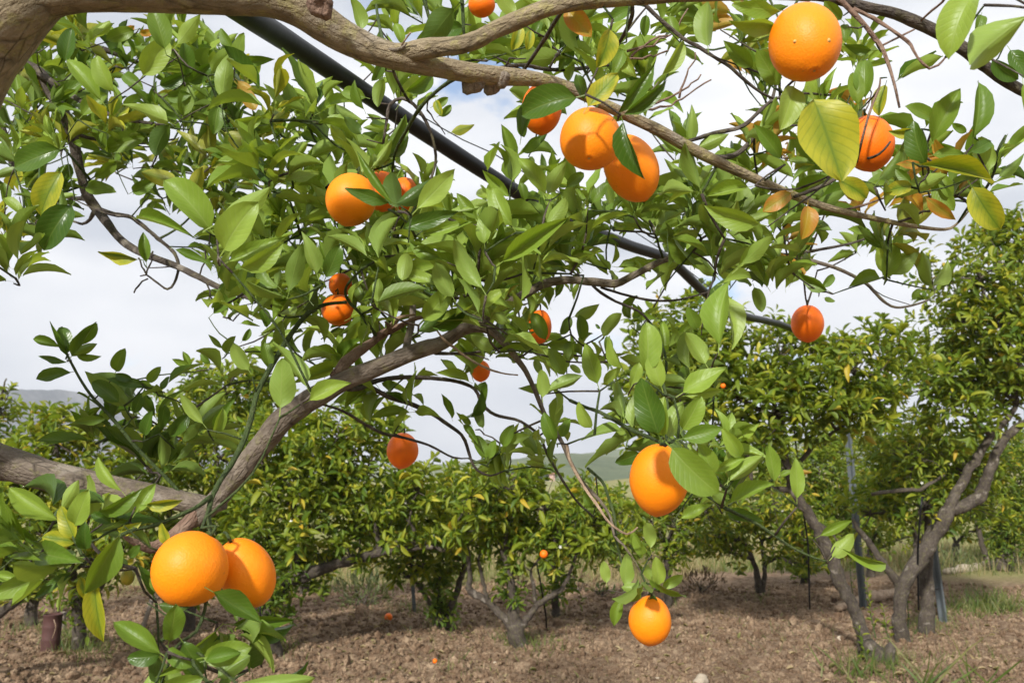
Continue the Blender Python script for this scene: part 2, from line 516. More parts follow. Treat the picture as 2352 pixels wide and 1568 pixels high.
def hill(name, ridge, d, mat_, depth, crag=0.0, seed=1):
    xs = np.array([p[0] for p in ridge]); hs = np.array([CAMZ + (1103 - p[1]) / F * d for p in ridge])
    X = (xs - 1176) / F * d
    gx = np.arange(X.min(), X.max(), d / 160)
    gy = np.linspace(-depth, depth, 60)
    H = np.interp(gx, X, hs)
    A, B = np.meshgrid(gx, gy)
    prof = np.clip(np.cos(B / depth * math.pi / 2), 0, 1) ** .9
    Z = H[None, :] * prof
    n = (vnoise(A / d * 14, B / d * 14, seed) - .5) + .5 * (vnoise(A / d * 40, B / d * 40, seed + 1) - .5) + .3 * (vnoise(A / d * 110, B / d * 110, seed + 2) - .5)
    Z = Z + n * H.mean() * (.06 + crag) * np.clip(prof * 3, 0, 1) * np.clip(abs(B) / depth * 6, .25, 1) - 2
    V = np.stack([A, d + B, Z], -1).reshape(-1, 3)
    ny, nx = A.shape
    i, j = np.meshgrid(np.arange(ny - 1), np.arange(nx - 1), indexing='ij')
    q = np.stack([i * nx + j, i * nx + j + 1, (i + 1) * nx + j + 1, (i + 1) * nx + j], -1).reshape(-1, 4)
    me = mesh_raw(name, V, q.ravel(), np.full(len(q), 4), [mat_])
    o = bpy.data.objects.new(name, me); COL.objects.link(o)
    return tag(o, kind='structure')
def hillmat(name, stops, scale):
    m, t, b, o = mat(name)
    tcn = N(t, 'ShaderNodeTexCoord')
    f = noise(t, scale, 7, .62, tcn.outputs['Object'])
    f2 = noise(t, scale * 9, 5, .6, tcn.outputs['Object'])
    r = ramp(t, stops)
    t.links.new(math_(t, 'ADD', math_(t, 'MULTIPLY', f, .65), math_(t, 'MULTIPLY', f2, .35)), r.inputs[0])
    t.links.new(r.outputs[0], b.inputs['Base Color'])
    b.inputs['Roughness'].default_value = 1; b.inputs['Specular IOR Level'].default_value = .05
    bump(t, b, f2, .8, 3)
    return m
MH1 = hillmat('grassy_hill', [(.38, (.10, .13, .055)), (.5, (.16, .185, .08)), (.62, (.24, .25, .12))], .006)
MH2 = hillmat('grassy_hill_near', [(.38, (.08, .105, .05)), (.5, (.12, .145, .07)), (.62, (.17, .19, .09))], .012)
MH3 = hillmat('rocky_hill', [(.42, (.03, .035, .03)), (.5, (.09, .09, .08)), (.62, (.24, .23, .21))], .012)
hill('hill', [(-900, 1060), (300, 1075), (700, 1072), (980, 1066), (1060, 1062), (1130, 1055), (1250, 1050), (1500, 1020), (1800, 1010), (2300, 1000), (3300, 1020)], 900, MH1, 420, seed=3)
hill('hill', [(700, 1108), (980, 1098), (1100, 1078), (1180, 1050), (1240, 1038), (1300, 1036), (1400, 1046), (1500, 1055), (1700, 1040), (2400, 1030), (3200, 1040)], 520, MH2, 230, seed=9)
MF = hillmat('dry_field', [(.38, (.20, .20, .07)), (.5, (.32, .29, .12)), (.62, (.42, .38, .20))], .05)
hill('hill', [(1150, 1112), (1250, 1104), (1330, 1090), (1420, 1076), (1500, 1068), (1700, 1056), (2000, 1050), (2400, 1045), (3200, 1050)], 150, MF, 70, seed=12)
hill('hill', [(-1200, 1000), (-500, 950), (-150, 925), (0, 922), (40, 906), (75, 912), (90, 904), (103, 899), (128, 898), (150, 905), (168, 900), (188, 900), (192, 912), (221, 928), (300, 975), (420, 1020), (620, 1075), (700, 1105)], 1500, MH3, 600, crag=.05, seed=5)

# air between here and the hills
hz = bpy.data.materials.new('air'); hz.use_nodes = True
t = hz.node_tree
for n in list(t.nodes):
    if n.type == 'BSDF_PRINCIPLED': t.nodes.remove(n)
pv = N(t, 'ShaderNodeVolumePrincipled')
pv.inputs['Color'].default_value = (.86, .91, 1.0, 1)
pv.inputs['Density'].default_value = .00045
pv.inputs['Anisotropy'].default_value = 0.0
t.links.new(pv.outputs[0], t.nodes['Material Output'].inputs['Volume'])
x0, x1, y0, y1, z0, z1 = -3000, 3000, -60, 2400, -25, 260
hb = [(x0, y0, z0), (x1, y0, z0), (x1, y1, z0), (x0, y1, z0), (x0, y0, z1), (x1, y0, z1), (x1, y1, z1), (x0, y1, z1)]
o = put('haze', hb, [(0, 3, 2, 1), (4, 5, 6, 7), (0, 1, 5, 4), (1, 2, 6, 5), (2, 3, 7, 6), (3, 0, 4, 7)], hz, None, False)
tag(o, kind='stuff')

# ------------------------------------------------------------------ leaves
def leaf_template(nl, nw, curl, fold, twist, wave, asym=0.0, petiole=True, e0=.85, e1=1.12):
    """leaf of length 1 along +Y, width 1 along X, upper side +Z"""
    vs_ = np.linspace(0, 1, nl + 1)
    prof = (vs_ ** e0) * ((1 - vs_) ** e1)
    prof = prof / prof.max() * .5
    prof[0] = .02; prof[-1] = .004
    y = np.zeros(nl + 1); z = np.zeros(nl + 1)
    for i in range(1, nl + 1):
        a = curl * ((vs_[i] + vs_[i - 1]) / 2 - .4)
        y[i] = y[i - 1] + math.cos(a) / nl; z[i] = z[i - 1] - math.sin(a) / nl
    # chord along Y
    a = math.atan2(z[-1], y[-1]); ch = math.hypot(y[-1], z[-1])
    y, z = (y * math.cos(a) + z * math.sin(a)) / ch, (-y * math.sin(a) + z * math.cos(a)) / ch
    V, UV = [], []
    us = np.linspace(-1, 1, nw + 1)
    for i in range(nl + 1):
        for u in us:
            x = u * prof[i] + asym * math.sin(vs_[i] * math.pi) * .12
            dz = fold * abs(u) * prof[i] * .9 + wave * math.sin(vs_[i] * 9 + u) * abs(u) * .045
            tw = twist * (vs_[i] - .3)
            V.append((x * math.cos(tw), y[i], z[i] + dz + x * math.sin(tw)))
            UV.append(((u + 1) / 2, vs_[i]))
    Fc = []
    k = nw + 1
    for i in range(nl):
        for j in range(nw):
            Fc.append((i * k + j, i * k + j + 1, (i + 1) * k + j + 1, (i + 1) * k + j))
    if petiole:
        b = len(V)
        V += [(-.022, 0, 0), (.022, 0, 0), (.02, -.17, -.035), (-.02, -.17, -.035)]
        UV += [(.5, .0), (.5, 0), (.5, 0), (.5, 0)]
        Fc.append((b, b + 3, b + 2, b + 1))
    V = np.array(V); UV = np.array(UV)
    return V, Fc, UV
FG_T = [leaf_template(6, 4, c, f, tw, wv, a) for c, f, tw, wv, a in
        [(.5, .35, .15, .5, .2), (.9, .45, -.3, .7, -.3), (.2, .25, .25, 1.0, .1), (1.3, .3, .2, .4, .3), (.7, .7, -.1, .8, 0), (-.4, .5, .3, .9, -.2), (.35, .15, -.35, 1.2, .25), (1.0, .55, .4, .6, -.1)]]
FG_T += [leaf_template(9, 4, c, f, tw, wv, a, True, .55, .66) for c, f, tw, wv, a in [(.5, .35, .15, .5, .2), (.8, .3, -.2, .8, -.2), (.3, .2, .2, 1.0, .1), (1.0, .4, .1, .6, .2)]]
def bgt(c, f):
    prof = [0, .42, .5, .30, 0]; ys = [0, .28, .55, .82, 1]
    V = [(0, 0, 0)]; UV = [(.5, 0)]
    for i in (1, 2, 3):
        yy = ys[i]; zz = -c * yy * yy
        for u in (-1, 0, 1):
            V.append((u * prof[i], yy, zz + abs(u) * f * prof[i])); UV.append(((u + 1) / 2, yy))
    V.append((0, .97, -c)); UV.append((.5, 1))
    Fc = [(0, 2, 1), (0, 3, 2)]
    for a in (1, 4):
        Fc += [(a, a + 1, a + 4, a + 3), (a + 1, a + 2, a + 5, a + 4)]
    Fc += [(7, 8, 10), (8, 9, 10)]
    return np.array(V), Fc, np.array(UV)
BG_T = [bgt(.15, .5), bgt(.5, .3), bgt(.05, .7), bgt(.3, .2)]
_tm = {}
def tmesh(fam, k):
    key = (id(fam), k)
    if key not in _tm:
        V, Fc, UV = fam[k]
        loops = [i for f in Fc for i in f]
        me = mesh_raw('leaf', V, loops, [len(f) for f in Fc], [TONES['G']], True, UV[loops])
        _tm[key] = me
    return _tm[key]
class Leaves:
    """a pile of leaves: base position, axis, normal, length, width, tone, template"""
    def __init__(s): s.rows = []
    def add(s, pos, ax, nrm, ln, wd, mi, tint, tk):
        s.rows.append((np.atleast_2d(pos), np.atleast_2d(ax), np.atleast_2d(nrm), np.atleast_1d(ln), np.atleast_1d(wd), np.atleast_1d(mi), np.atleast_1d(tint), np.atleast_1d(tk)))
    def cat(s):
        return [np.concatenate([r[i] for r in s.rows]) for i in range(8)]
def frames(ax, nrm):
    Yv = unit(ax); Xv = unit(np.cross(Yv, nrm)); Zv = np.cross(Xv, Yv)
    return Xv, Yv, Zv
def leaf_objects(data, idx, fam, mats, parent, name='leaf', labels=None):
    pos, ax, nrm, ln, wd, mi, tint, tk = data
    Xv, Yv, Zv = frames(ax, nrm)
    off = origin(parent)
    for i in idx:
        o = bpy.data.objects.new(name, tmesh(fam, int(tk[i])))
        o.parent = parent
        M = Matrix(((Xv[i, 0] * wd[i], Yv[i, 0] * ln[i], Zv[i, 0] * ln[i], pos[i, 0] - off[0]),
                    (Xv[i, 1] * wd[i], Yv[i, 1] * ln[i], Zv[i, 1] * ln[i], pos[i, 1] - off[1]),
                    (Xv[i, 2] * wd[i], Yv[i, 2] * ln[i], Zv[i, 2] * ln[i], pos[i, 2] - off[2]), (0, 0, 0, 1)))
        o.matrix_basis = M
        o.material_slots[0].link = 'OBJECT'
        o.material_slots[0].material = mats[int(mi[i])]
        COL.objects.link(o)
def leaf_mass(data, idx, fam, mats, parent, name='foliage', kind='stuff'):
    if len(idx) == 0: return
    pos, ax, nrm, ln, wd, mi, tint, tk = [a[idx] for a in data]
    Xv, Yv, Zv = frames(ax, nrm)
    off = origin(parent)
    VV, LL, SS, UU, TT, MM = [], [], [], [], [], []
    base = 0
    for k in range(len(fam)):
        s = tk == k
        n = int(s.sum())
        if not n: continue
        V, Fc, UV = fam[k]
        nv = len(V)
        W = (pos[s] - off)[:, None, :] + V[None, :, 0, None] * (Xv[s] * wd[s][:, None])[:, None, :] + V[None, :, 1, None] * (Yv[s] * ln[s][:, None])[:, None, :] + V[None, :, 2, None] * (Zv[s] * ln[s][:, None])[:, None, :]
        loops = np.array([i for f in Fc for i in f]); sz = np.array([len(f) for f in Fc])
        VV.append(W.reshape(-1, 3))
        LL.append((loops[None] + (np.arange(n) * nv)[:, None] + base).ravel())
        SS.append(np.tile(sz, n)); UU.append(np.tile(UV[loops], (n, 1)))
        TT.append(np.repeat(tint[s], nv)); MM.append(np.repeat(mi[s], len(Fc)))
        base += n * nv
    me = mesh_raw(name, np.concatenate(VV), np.concatenate(LL), np.concatenate(SS), mats, True, np.concatenate(UU),
                  {'tint': ('POINT', 'FLOAT', np.concatenate(TT))}, np.concatenate(MM))
    o = bpy.data.objects.new(name, me)
    COL.objects.link(o); o.parent = parent
    if parent is None: pass
    if kind: o['kind'] = kind
    return o
def shoots(LV, bases, dirs, length, nleaf, leaflen, wratio, mi_fn, ntemp, rng, droop=.12, a0=80, a1=28):
    """whorls of leaves along short stems; everything vectorised over the shoots"""
    M = len(bases)
    dirs = unit(dirs)
    r1 = unit(np.cross(dirs, rng.normal(0, 1, (M, 3)))); r2 = np.cross(dirs, r1)
    length = np.broadcast_to(length, (M,)); leaflen = np.broadcast_to(leaflen, (M,))
    for i in range(nleaf):
        k = (i + .5) / nleaf
        az = i * 2.4 + rng.normal(0, .35, M)
        rad = np.cos(az)[:, None] * r1 + np.sin(az)[:, None] * r2
        a = np.radians(a0 + (a1 - a0) * k + rng.normal(0, 11, M))
        ld = unit(np.cos(a)[:, None] * dirs + np.sin(a)[:, None] * rad + np.array([0, 0, -droop]) * rng.uniform(0, 2, M)[:, None])
        nr = dirs - (dirs * ld).sum(1, keepdims=True) * ld
        nr = unit(unit(nr) + rng.normal(0, .28, (M, 3)))
        ll = leaflen * rng.uniform(.68, 1.12, M) * (1.0 - .25 * k * (k > .8))
        pos = bases + dirs * (length * k)[:, None] + rad * .003
        LV.add(pos + ld * (ll * .10)[:, None], ld, nr, ll, ll * wratio * rng.uniform(.8, 1.2, M), mi_fn(M), rng.uniform(0, 1, M), rng.randint(0, ntemp, M))
# ------------------------------------------------------------------ the near orange tree
root = GP(-900, 1900)
T0 = thing('orange_tree', (-1.55, 1.0, 0), 'near orange tree whose thick bare limbs and canopy arch over the whole view', 'tree', None)
SK = []     # skeleton nodes: position, radius
def limb(name, spec, mat_, sides=14, step=.012, rough=.09, jit=0.0, z=0, parent=T0, sk=True, minr=.0012):
    """spec: (x, y, width, depth) read in zone z"""
    pts, rad = [], []
    for x, y, wd, d in spec:
        X, Y = ZP(z, x, y)
        s = ZO[z][2] if z else 1
        pts.append(P(X, Y, d)); rad.append(max(minr, wd * s * d / F / 2))
    g = Geo()
    V, Fc, A = tube(pts, rad, sides, step, rough, jit)
    g.add(V, Fc, A)
    o = g.put(name, mat_, parent)
    if sk:
        rp, rr = resample(pts, rad, .05)
        for p, r in zip(rp, rr): SK.append((p, r))
    return o
B = 'branch'
ORD = [(1848, 98, 90, .97), (1356, 320, 72, 1.09), (1449, 387, 75, 1.2), (1243, 252, 50, 1.28), (1996, 330, 58, 1.33), (806, 459, 60, 1.3), (1855, 743, 38, 2.1), (924, 1035, 38, 2.05), (1512, 1103, 78, 1.12), (1493, 1425, 52, 1.3), (436, 1305, 84, .91), (566, 1315, 80, .98), (872, 428, 34, 1.45), (940, 448, 26, 1.5), (782, 655, 24, 1.75), (776, 712, 36, 1.6), (1104, 852, 20, 1.95)]
GAPS = [(700, 115, 70, 45), (610, 150, 26, 110), (1090, 290, 110, 72), (915, 75, 38, 28), (280, 690, 175, 110), (430, 765, 140, 60), (1660, 225, 95, 72), (1640, 330, 60, 22), (2060, 190, 60, 60), (2125, 230, 50, 40), (2290, 250, 50, 70),
        (1300, 710, 62, 40), (1410, 770, 26, 40), (1320, 890, 55, 60), (1120, 965, 60, 42), (1020, 1010, 50, 45), (1365, 735, 60, 26), (1800, 690, 70, 48), (1960, 725, 100, 42), (2010, 600, 50, 34), (2190, 560, 50, 34), (1080, 440, 36, 30), (1095, 495, 24, 16),
        (300, 840, 130, 30), (1180, 330, 50, 30), (1400, 690, 40, 30), (330, 530, 70, 24), (620, 30, 80, 30), (1560, 660, 30, 20), (1040, 395, 40, 20), (760, 745, 30, 22), (1200, 905, 20, 40)]
def gapped(p, oranges=True):
    v = np.asarray(p) - CP
    dd = v @ FW
    x = v @ RT / dd * F + 1176; y = 784 - v @ UP / dd * F
    bad = np.zeros(len(x), bool)
    for gx, gy, rx, ry in GAPS:
        bad |= ((x - gx) / rx) ** 2 + ((y - gy) / ry) ** 2 < 1
    # keep the pipe in view
    ax_, ay_, bx_, by_ = 540, 16, 1200, 445
    t_ = np.clip(((x - ax_) * (bx_ - ax_) + (y - ay_) * (by_ - ay_)) / ((bx_ - ax_) ** 2 + (by_ - ay_) ** 2), 0, 1)
    bad |= (np.hypot(x - ax_ - t_ * (bx_ - ax_), y - ay_ - t_ * (by_ - ay_)) < 34) & (dd < 3)
    for ax_, ay_, bx_, by_, w_, dl in ((0, 1058, 480, 1158, 40, 1.6), (500, 1150, 690, 930, 28, 1.5), (690, 930, 1040, 775, 30, 1.5), (165, 300, 250, 515, 18, 2.05), (250, 515, 500, 657, 24, 2.1), (0, 62, 740, 20, 60, 1.0), (740, 50, 960, 140, 34, 1.05), (960, 140, 1280, 185, 26, 1.12), (960, 110, 1330, 10, 24, 1.05), (1450, 270, 1830, 450, 20, 1.3), (1200, 680, 1640, 580, 12, 1.7), (1440, 562, 1540, 600, 24, 3), (1540, 600, 1700, 722, 24, 3)):
        t_ = np.clip(((x - ax_) * (bx_ - ax_) + (y - ay_) * (by_ - ay_)) / ((bx_ - ax_) ** 2 + (by_ - ay_) ** 2), 0, 1)
        bad |= (np.hypot(x - ax_ - t_ * (bx_ - ax_), y - ay_ - t_ * (by_ - ay_)) < w_) & (dd < dl)
    for ox, oy, r_, d_ in (ORD if oranges else ()):
        bad |= (np.hypot(x - ox, y - oy) < r_ * 1.12) & (dd < d_ + .05)
    return bad
# big limb leaving the trunk at the upper left and crossing the top of the view
limb('trunk', [(-900, 2700, 190, 1.9), (-700, 1900, 190, 1.75), (-420, 1300, 180, 1.55), (-260, 800, 170, 1.35), (-160, 400, 190, 1.15), (-90, 180, 190, 1.0), (0, 62, 170, .97), (60, 12, 140, .96), (110, -14, 112, .96), (180, -23, 100, .96), (300, -27, 104, .97), (420, -24, 104, .98),
      (520, -14, 94, .99), (620, -4, 84, 1.0), (690, 20, 84, 1.01), (740, 52, 82, 1.02), (790, 84, 74, 1.03), (850, 112, 64, 1.04), (900, 128, 58, 1.05), (950, 142, 52, 1.06), (1010, 155, 46, 1.08), (1080, 168, 44, 1.1), (1150, 176, 42, 1.13), (1220, 181, 34, 1.16), (1290, 196, 28, 1.19),
      (1370, 232, 27, 1.21), (1450, 270, 27, 1.24), (1510, 298, 28, 1.25), (1580, 337, 28, 1.27), (1650, 372, 25, 1.28), (1750, 418, 22, 1.3), (1830, 452, 19, 1.31), (1910, 479, 16, 1.32), (2000, 500, 13, 1.34), (2090, 518, 10, 1.35), (2170, 527, 7, 1.37), (2200, 512, 5, 1.38), (2225, 484, 4, 1.39)], M_BARKY, 22, .012, .05)
limb(B, [(860, 118, 40, 1.04), (924, 122, 44, 1.05), (990, 110, 44, 1.04), (1060, 103, 42, 1.03), (1100, 90, 40, 1.02), (1140, 68, 39, 1.02), (1200, 42, 40, 1.01), (1260, 18, 41, 1.0), (1330, 4, 40, 1.0), (1430, -6, 40, 1.0), (1600, -14, 36, 1.02), (1760, -16, 30, 1.04), (1860, -8, 24, 1.06)], M_BARKY, 18, .012, .07)
limb(B, [(1840, -10, 22, 1.06), (1900, -4, 20, 1.065), (1970, 12, 22, 1.07),
         (2058, 33, 26, 1.08), (2128, 62, 28, 1.09), (2180, 90, 28, 1.1), (2215, 114, 28, 1.1), (2268, 157, 26, 1.12), (2310, 187, 24, 1.13), (2400, 238, 22, 1.15), (2560, 330, 18, 1.2)], M_BARKD, 18, .012, .07)
# knots on the big limb
def knot(x, y, d, r, mat_, flat=.6, ring=False):
    g = Geo()
    c = P(x, y, d)
    n = unit(CP - c)
    u = unit(np.cross(n, [0, 0, 1])); v = np.cross(u, n)
    prof = [(0, .25 if ring else 1), (.35, .3 if ring else .93), (.62, .75), (.8, .85 if ring else .6), (1.0, .35), (1.25, -.5)]
    V, k = [], 16
    for rr, hh in prof:
        for i in range(k):
            a = i * 2 * math.pi / k
            q = 1 + .12 * math.sin(a * 3 + x) + .07 * math.sin(a * 5)
            V.append(c + r * rr * q * (math.cos(a) * u + math.sin(a) * v) + n * r * flat * hh)
    Fc = [(i * k + j, i * k + (j + 1) % k, (i + 1) * k + (j + 1) % k, (i + 1) * k + j) for i in range(len(prof) - 1) for j in range(k)]
    V = np.array(V)
    g.add(V, Fc, (V - c) * .8)
    g.put('knot', mat_, T0)
knot(737, 14, .972, .0125, M_BARKR, .5, True)
knot(1085, 190, 1.105, .013, M_BARK, .35)
knot(1130, 193, 1.125, .012, M_BARK, .35)
knot(1150, 182, 1.12, .010, M_BARK, .5)
limb('broken_twig', [(15, 180, 12, 1.035), (60, 260, 16, 1.03), (200, 300, 20, 1.03), (330, 330, 26, 1.035), (400, 315, 22, 1.035), (430, 285, 10, 1.03)], M_BARK, 10, .01, .15, z=2, sk=False)
limb('broken_twig', [(395, 300, 12, 1.035), (420, 260, 9, 1.03), (455, 215, 6, 1.02)], M_DEAD, 6, .01, .15, z=2, sk=False)
# upper left
limb(B, [(-60, 40, 40, 2.05), (0, 138, 34, 2.0), (42, 147, 32, 2.0), (77, 160, 30, 2.0), (100, 178, 26, 2.0), (112, 205, 25, 2.0), (140, 252, 25, 2.0), (165, 305, 25, 2.02), (178, 368, 23, 2.04), (188, 410, 22, 2.05), (200, 448, 22, 2.05), (224, 482, 22, 2.05), (248, 515, 20, 2.0),
         (272, 545, 18, 1.98), (300, 567, 17, 1.95), (336, 585, 17, 1.9), (385, 603, 16, 1.85), (420, 618, 14, 1.8), (455, 635, 14, 1.75), (497, 657, 14, 1.7), (530, 668, 14, 1.65), (590, 690, 12, 1.6), (660, 720, 11, 1.58)], M_BARKT, 12, .02, .1)
limb(B, [(80, 160, 20, 1.99), (122, 190, 15, 1.95), (175, 226, 13, 1.92), (217, 249, 11, 1.9), (280, 273, 10, 1.88), (330, 281, 8, 1.86), (378, 288, 6, 1.85)], M_BARKT, 8, .02, .12)
limb(B, [(224, 480, 14, 2.05), (262, 492, 11, 2.03), (301, 499, 10, 2.0), (340, 528, 9, 1.97), (364, 549, 9, 1.93), (390, 570, 8, 1.9), (405, 590, 8, 1.88), (410, 618, 7, 1.87), (400, 650, 6, 1.86), (385, 664, 5, 1.86), (362, 650, 5, 1.87), (336, 631, 4, 1.88), (322, 634, 3, 1.88)], M_BARKT, 8, .015, .15)
limb(B, [(-30, 230, 18, 2.3), (0, 283, 15, 2.3), (17, 332, 14, 2.3), (31, 385, 12, 2.3), (60, 395, 12, 2.32), (105, 427, 11, 2.3), (157, 453, 11, 2.25), (196, 458, 10, 2.15), (215, 478, 9, 2.08)], M_BARKD, 8, .02, .12)
limb(B, [(40, 50, 20, 2.4), (70, 68, 20, 2.4), (115, 91, 20, 2.4), (175, 101, 18, 2.4), (227, 112, 16, 2.42), (273, 126, 13, 2.45), (330, 150, 9, 2.5), (390, 165, 6, 2.55)], M_BARKD, 10, .02, .12)
limb(B, [(171, 305, 9, 2.02), (200, 316, 9, 2.05), (252, 325, 8, 2.1), (332, 329, 6, 2.15), (400, 320, 5, 2.2)], M_BARKT, 6, .02, .12)
limb(B, [(150, 1560, 9, 2.1), (250, 1440, 9, 2.1), (0, 0, 1, 1)][:2] + [(600, 1400, 26, 2.06), (560, 1440, 14, 2.06), (520, 1470, 14, 2.05), (460, 1455, 14, 2.05)][:0], M_BARKD, 6, .02, .1, z=1, sk=False)
limb(B, [(620, 1380, 30, 2.06), (590, 1440, 24, 2.07), (540, 1470, 17, 2.08), (470, 1450, 14, 2.1), (330, 1440, 14, 2.15), (250, 1465, 14, 2.2), (120, 1475, 13, 2.25), (0, 1490, 10, 2.3), (-120, 1480, 10, 2.3)], M_BARKT, 8, .02, .12, z=1)
# lower left limb, fork and the limb climbing to the centre
limb(B, [(-420, 1060, 96, 1.65), (-200, 1035, 92, 1.6), (-60, 1042, 88, 1.56), (0, 1058, 82, 1.55), (60, 1076, 74, 1.54), (100, 1089, 68, 1.53), (160, 1102, 62, 1.52), (220, 1113, 58, 1.52), (300, 1127, 52, 1.51), (370, 1140, 48, 1.5), (430, 1152, 48, 1.5), (480, 1160, 44, 1.5), (512, 1150, 42, 1.5)], M_BARK, 18, .012, .07)
limb(B, [(440, 1200, 30, 1.5), (470, 1172, 44, 1.5), (505, 1140, 48, 1.5), (540, 1095, 48, 1.49), (575, 1052, 48, 1.48), (610, 1010, 50, 1.47), (645, 968, 54, 1.46), (690, 932, 54, 1.45), (735, 905, 52, 1.45), (800, 871, 44, 1.45), (850, 850, 40, 1.46), (889, 833, 40, 1.46), (935, 815, 39, 1.47), (976, 800, 38, 1.48),
         (1005, 792, 36, 1.49), (1029, 779, 34, 1.5), (1055, 760, 30, 1.5), (1085, 751, 26, 1.5), (1116, 755, 21, 1.5), (1135, 765, 19, 1.5), (1151, 780, 18, 1.5), (1170, 800, 16, 1.5), (1186, 822, 14, 1.5), (1203, 845, 13, 1.5), (1214, 865, 12, 1.5), (1228, 895, 11, 1.5), (1240, 925, 11, 1.5), (1256, 960, 10, 1.48), (1288, 1010, 9, 1.45), (1310, 1060, 9, 1.43), (1340, 1110, 9, 1.42),
         (1379, 1150, 8, 1.4), (1403, 1190, 7, 1.38), (1411, 1230, 6, 1.36), (1431, 1250, 5, 1.35), (1459, 1290, 5, 1.35), (1482, 1338, 4, 1.35), (1492, 1372, 4, 1.35)], M_BARK, 18, .012, .08)
limb(B, [(455, 1165, 36, 1.5), (437, 1195, 34, 1.49), (410, 1222, 32, 1.48), (380, 1243, 28, 1.46), (345, 1257, 26, 1.45), (300, 1240, 14, 1.42), (280, 1225, 8, 1.4)], M_BARKR, 12, .012, .1)
limb(B, [(770, 862, 26, 1.46), (795, 832, 26, 1.5), (822, 808, 24, 1.52), (854, 787, 20, 1.54), (868, 776, 16, 1.55)], M_BARKR, 12, .012, .12)
limb(B, [(852, 788, 17, 1.55), (876, 768, 18, 1.55), (906, 755, 16, 1.55), (930, 742, 13, 1.55), (959, 731, 9, 1.55), (985, 728, 4, 1.56)], M_BARKR, 8, .01, .2)
limb('dead_stub', [(895, 762, 12, 1.54), (893, 748, 11, 1.53), (884, 738, 3, 1.52)], M_BARKR, 7, .01, .2, sk=False)
limb('dead_stub', [(884, 765, 10, 1.54), (905, 740, 11, 1.53), (920, 728, 8, 1.53), (955, 722, 4, 1.53)], M_DEAD, 7, .01, .2, sk=False)
limb(B, [(932, 812, 20, 1.48), (934, 795, 19, 1.5), (940, 768, 17, 1.53), (947, 730, 16, 1.56), (948, 690, 15, 1.6), (945, 640, 13, 1.64), (920, 580, 11, 1.7), (900, 520, 9, 1.75)], M_BARK, 10, .012, .08)
limb(B, [(868, 776, 9, 1.55), (850, 750, 8, 1.53), (830, 722, 7, 1.5), (800, 690, 7, 1.48), (795, 660, 6, 1.45), (830, 620, 6, 1.42), (880, 590, 6, 1.4)], M_TWIGG, 7, .012, .1)
limb(B, [(1075, 760, 16, 1.5), (1130, 722, 18, 1.55), (1180, 690, 20, 1.6), (1215, 670, 21, 1.62), (1255, 650, 20, 1.64), (1302, 643, 19, 1.65), (1361, 647, 19, 1.66), (1414, 651, 19, 1.66), (1450, 635, 17, 1.67), (1490, 614, 15, 1.68), (1525, 597, 15, 1.69), (1568, 587, 14, 1.7), (1638, 580, 12, 1.72), (1743, 581, 12, 1.75), (1813, 588, 11, 1.78), (1883, 604, 9, 1.8), (1936, 622, 8, 1.82),
         (1988, 650, 8, 1.84), (2010, 672, 7, 1.85), (2030, 692, 7, 1.86), (2058, 706, 6, 1.87), (2100, 700, 5, 1.88), (2135, 688, 4, 1.9)], M_BARK, 12, .015, .09)
limb(B, [(1800, 586, 8, 1.77), (1840, 581, 8, 1.78), (1883, 573, 7, 1.8), (1946, 561, 6, 1.82), (1988, 548, 5, 1.84), (2008, 536, 5, 1.85), (2020, 520, 3, 1.85)], M_BARKT, 6, .02, .1)
limb(B, [(1361, 655, 7, 1.66), (1380, 672, 7, 1.66), (1414, 692, 6, 1.67), (1466, 714, 6, 1.68), (1494, 741, 5, 1.7)], M_BARKD, 6, .02, .1)
limb(B, [(1380, 660, 6, 1.68), (1440, 678, 6, 1.7), (1500, 690, 6, 1.72), (1560, 688, 5, 1.74), (1630, 670, 4, 1.76)], M_BARKD, 6, .02, .1)
limb(B, [(800, 892, 15, 1.5), (830, 890, 13, 1.6), (866, 874, 12, 1.65), (930, 866, 11, 1.7), (1000, 869, 10, 1.75), (1050, 876, 9, 1.8), (1090, 893, 8, 1.82), (1109, 930, 8, 1.83), (1137, 952, 8, 1.83), (1170, 960, 7, 1.84), (1197, 968, 7, 1.84), (1239, 1000, 6, 1.84), (1256, 1040, 6, 1.83), (1288, 1096, 6, 1.8), (1326, 1152, 5, 1.78), (1365, 1187, 4, 1.75)], M_BARKT, 8, .015, .1)
limb(B, [(846, 885, 11, 1.62), (889, 909, 13, 1.64), (941, 926, 12, 1.66), (994, 951, 10, 1.68), (1029, 975, 9, 1.7), (1060, 998, 8, 1.7), (1073, 1025, 8, 1.7), (1082, 1056, 7, 1.7), (1097, 1080, 6, 1.7), (1127, 1092, 5, 1.7), (1155, 1082, 4, 1.7)], M_BARKD, 8, .015, .12)
limb(B, [(1000, 811, 9, 1.52), (1040, 812, 8, 1.6), (1081, 811, 7, 1.65), (1151, 799, 7, 1.7), (1221, 802, 6, 1.75), (1309, 815, 5, 1.8), (1337, 818, 4, 1.8)], M_BARKT, 6, .02, .1)
limb(B, [(730, 925, 6, 1.6), (790, 945, 7, 1.8), (840, 975, 8, 1.9), (880, 995, 8, 1.95), (920, 1003, 7, 1.97), (985, 1022, 6, 2.0), (1040, 1050, 5, 2.0), (1076, 1052, 3, 2.0)], M_BARKT, 6, .02, .1)
limb('dead_twig', [(1003, 758, 4, 1.44), (1020, 780, 6, 1.43), (1046, 800, 6, 1.42), (1075, 822, 6, 1.41), (1099, 836, 6, 1.4), (1130, 850, 5, 1.4), (1160, 858, 4, 1.4), (1190, 861, 3, 1.4)], M_DEAD, 7, .01, .2, sk=False)
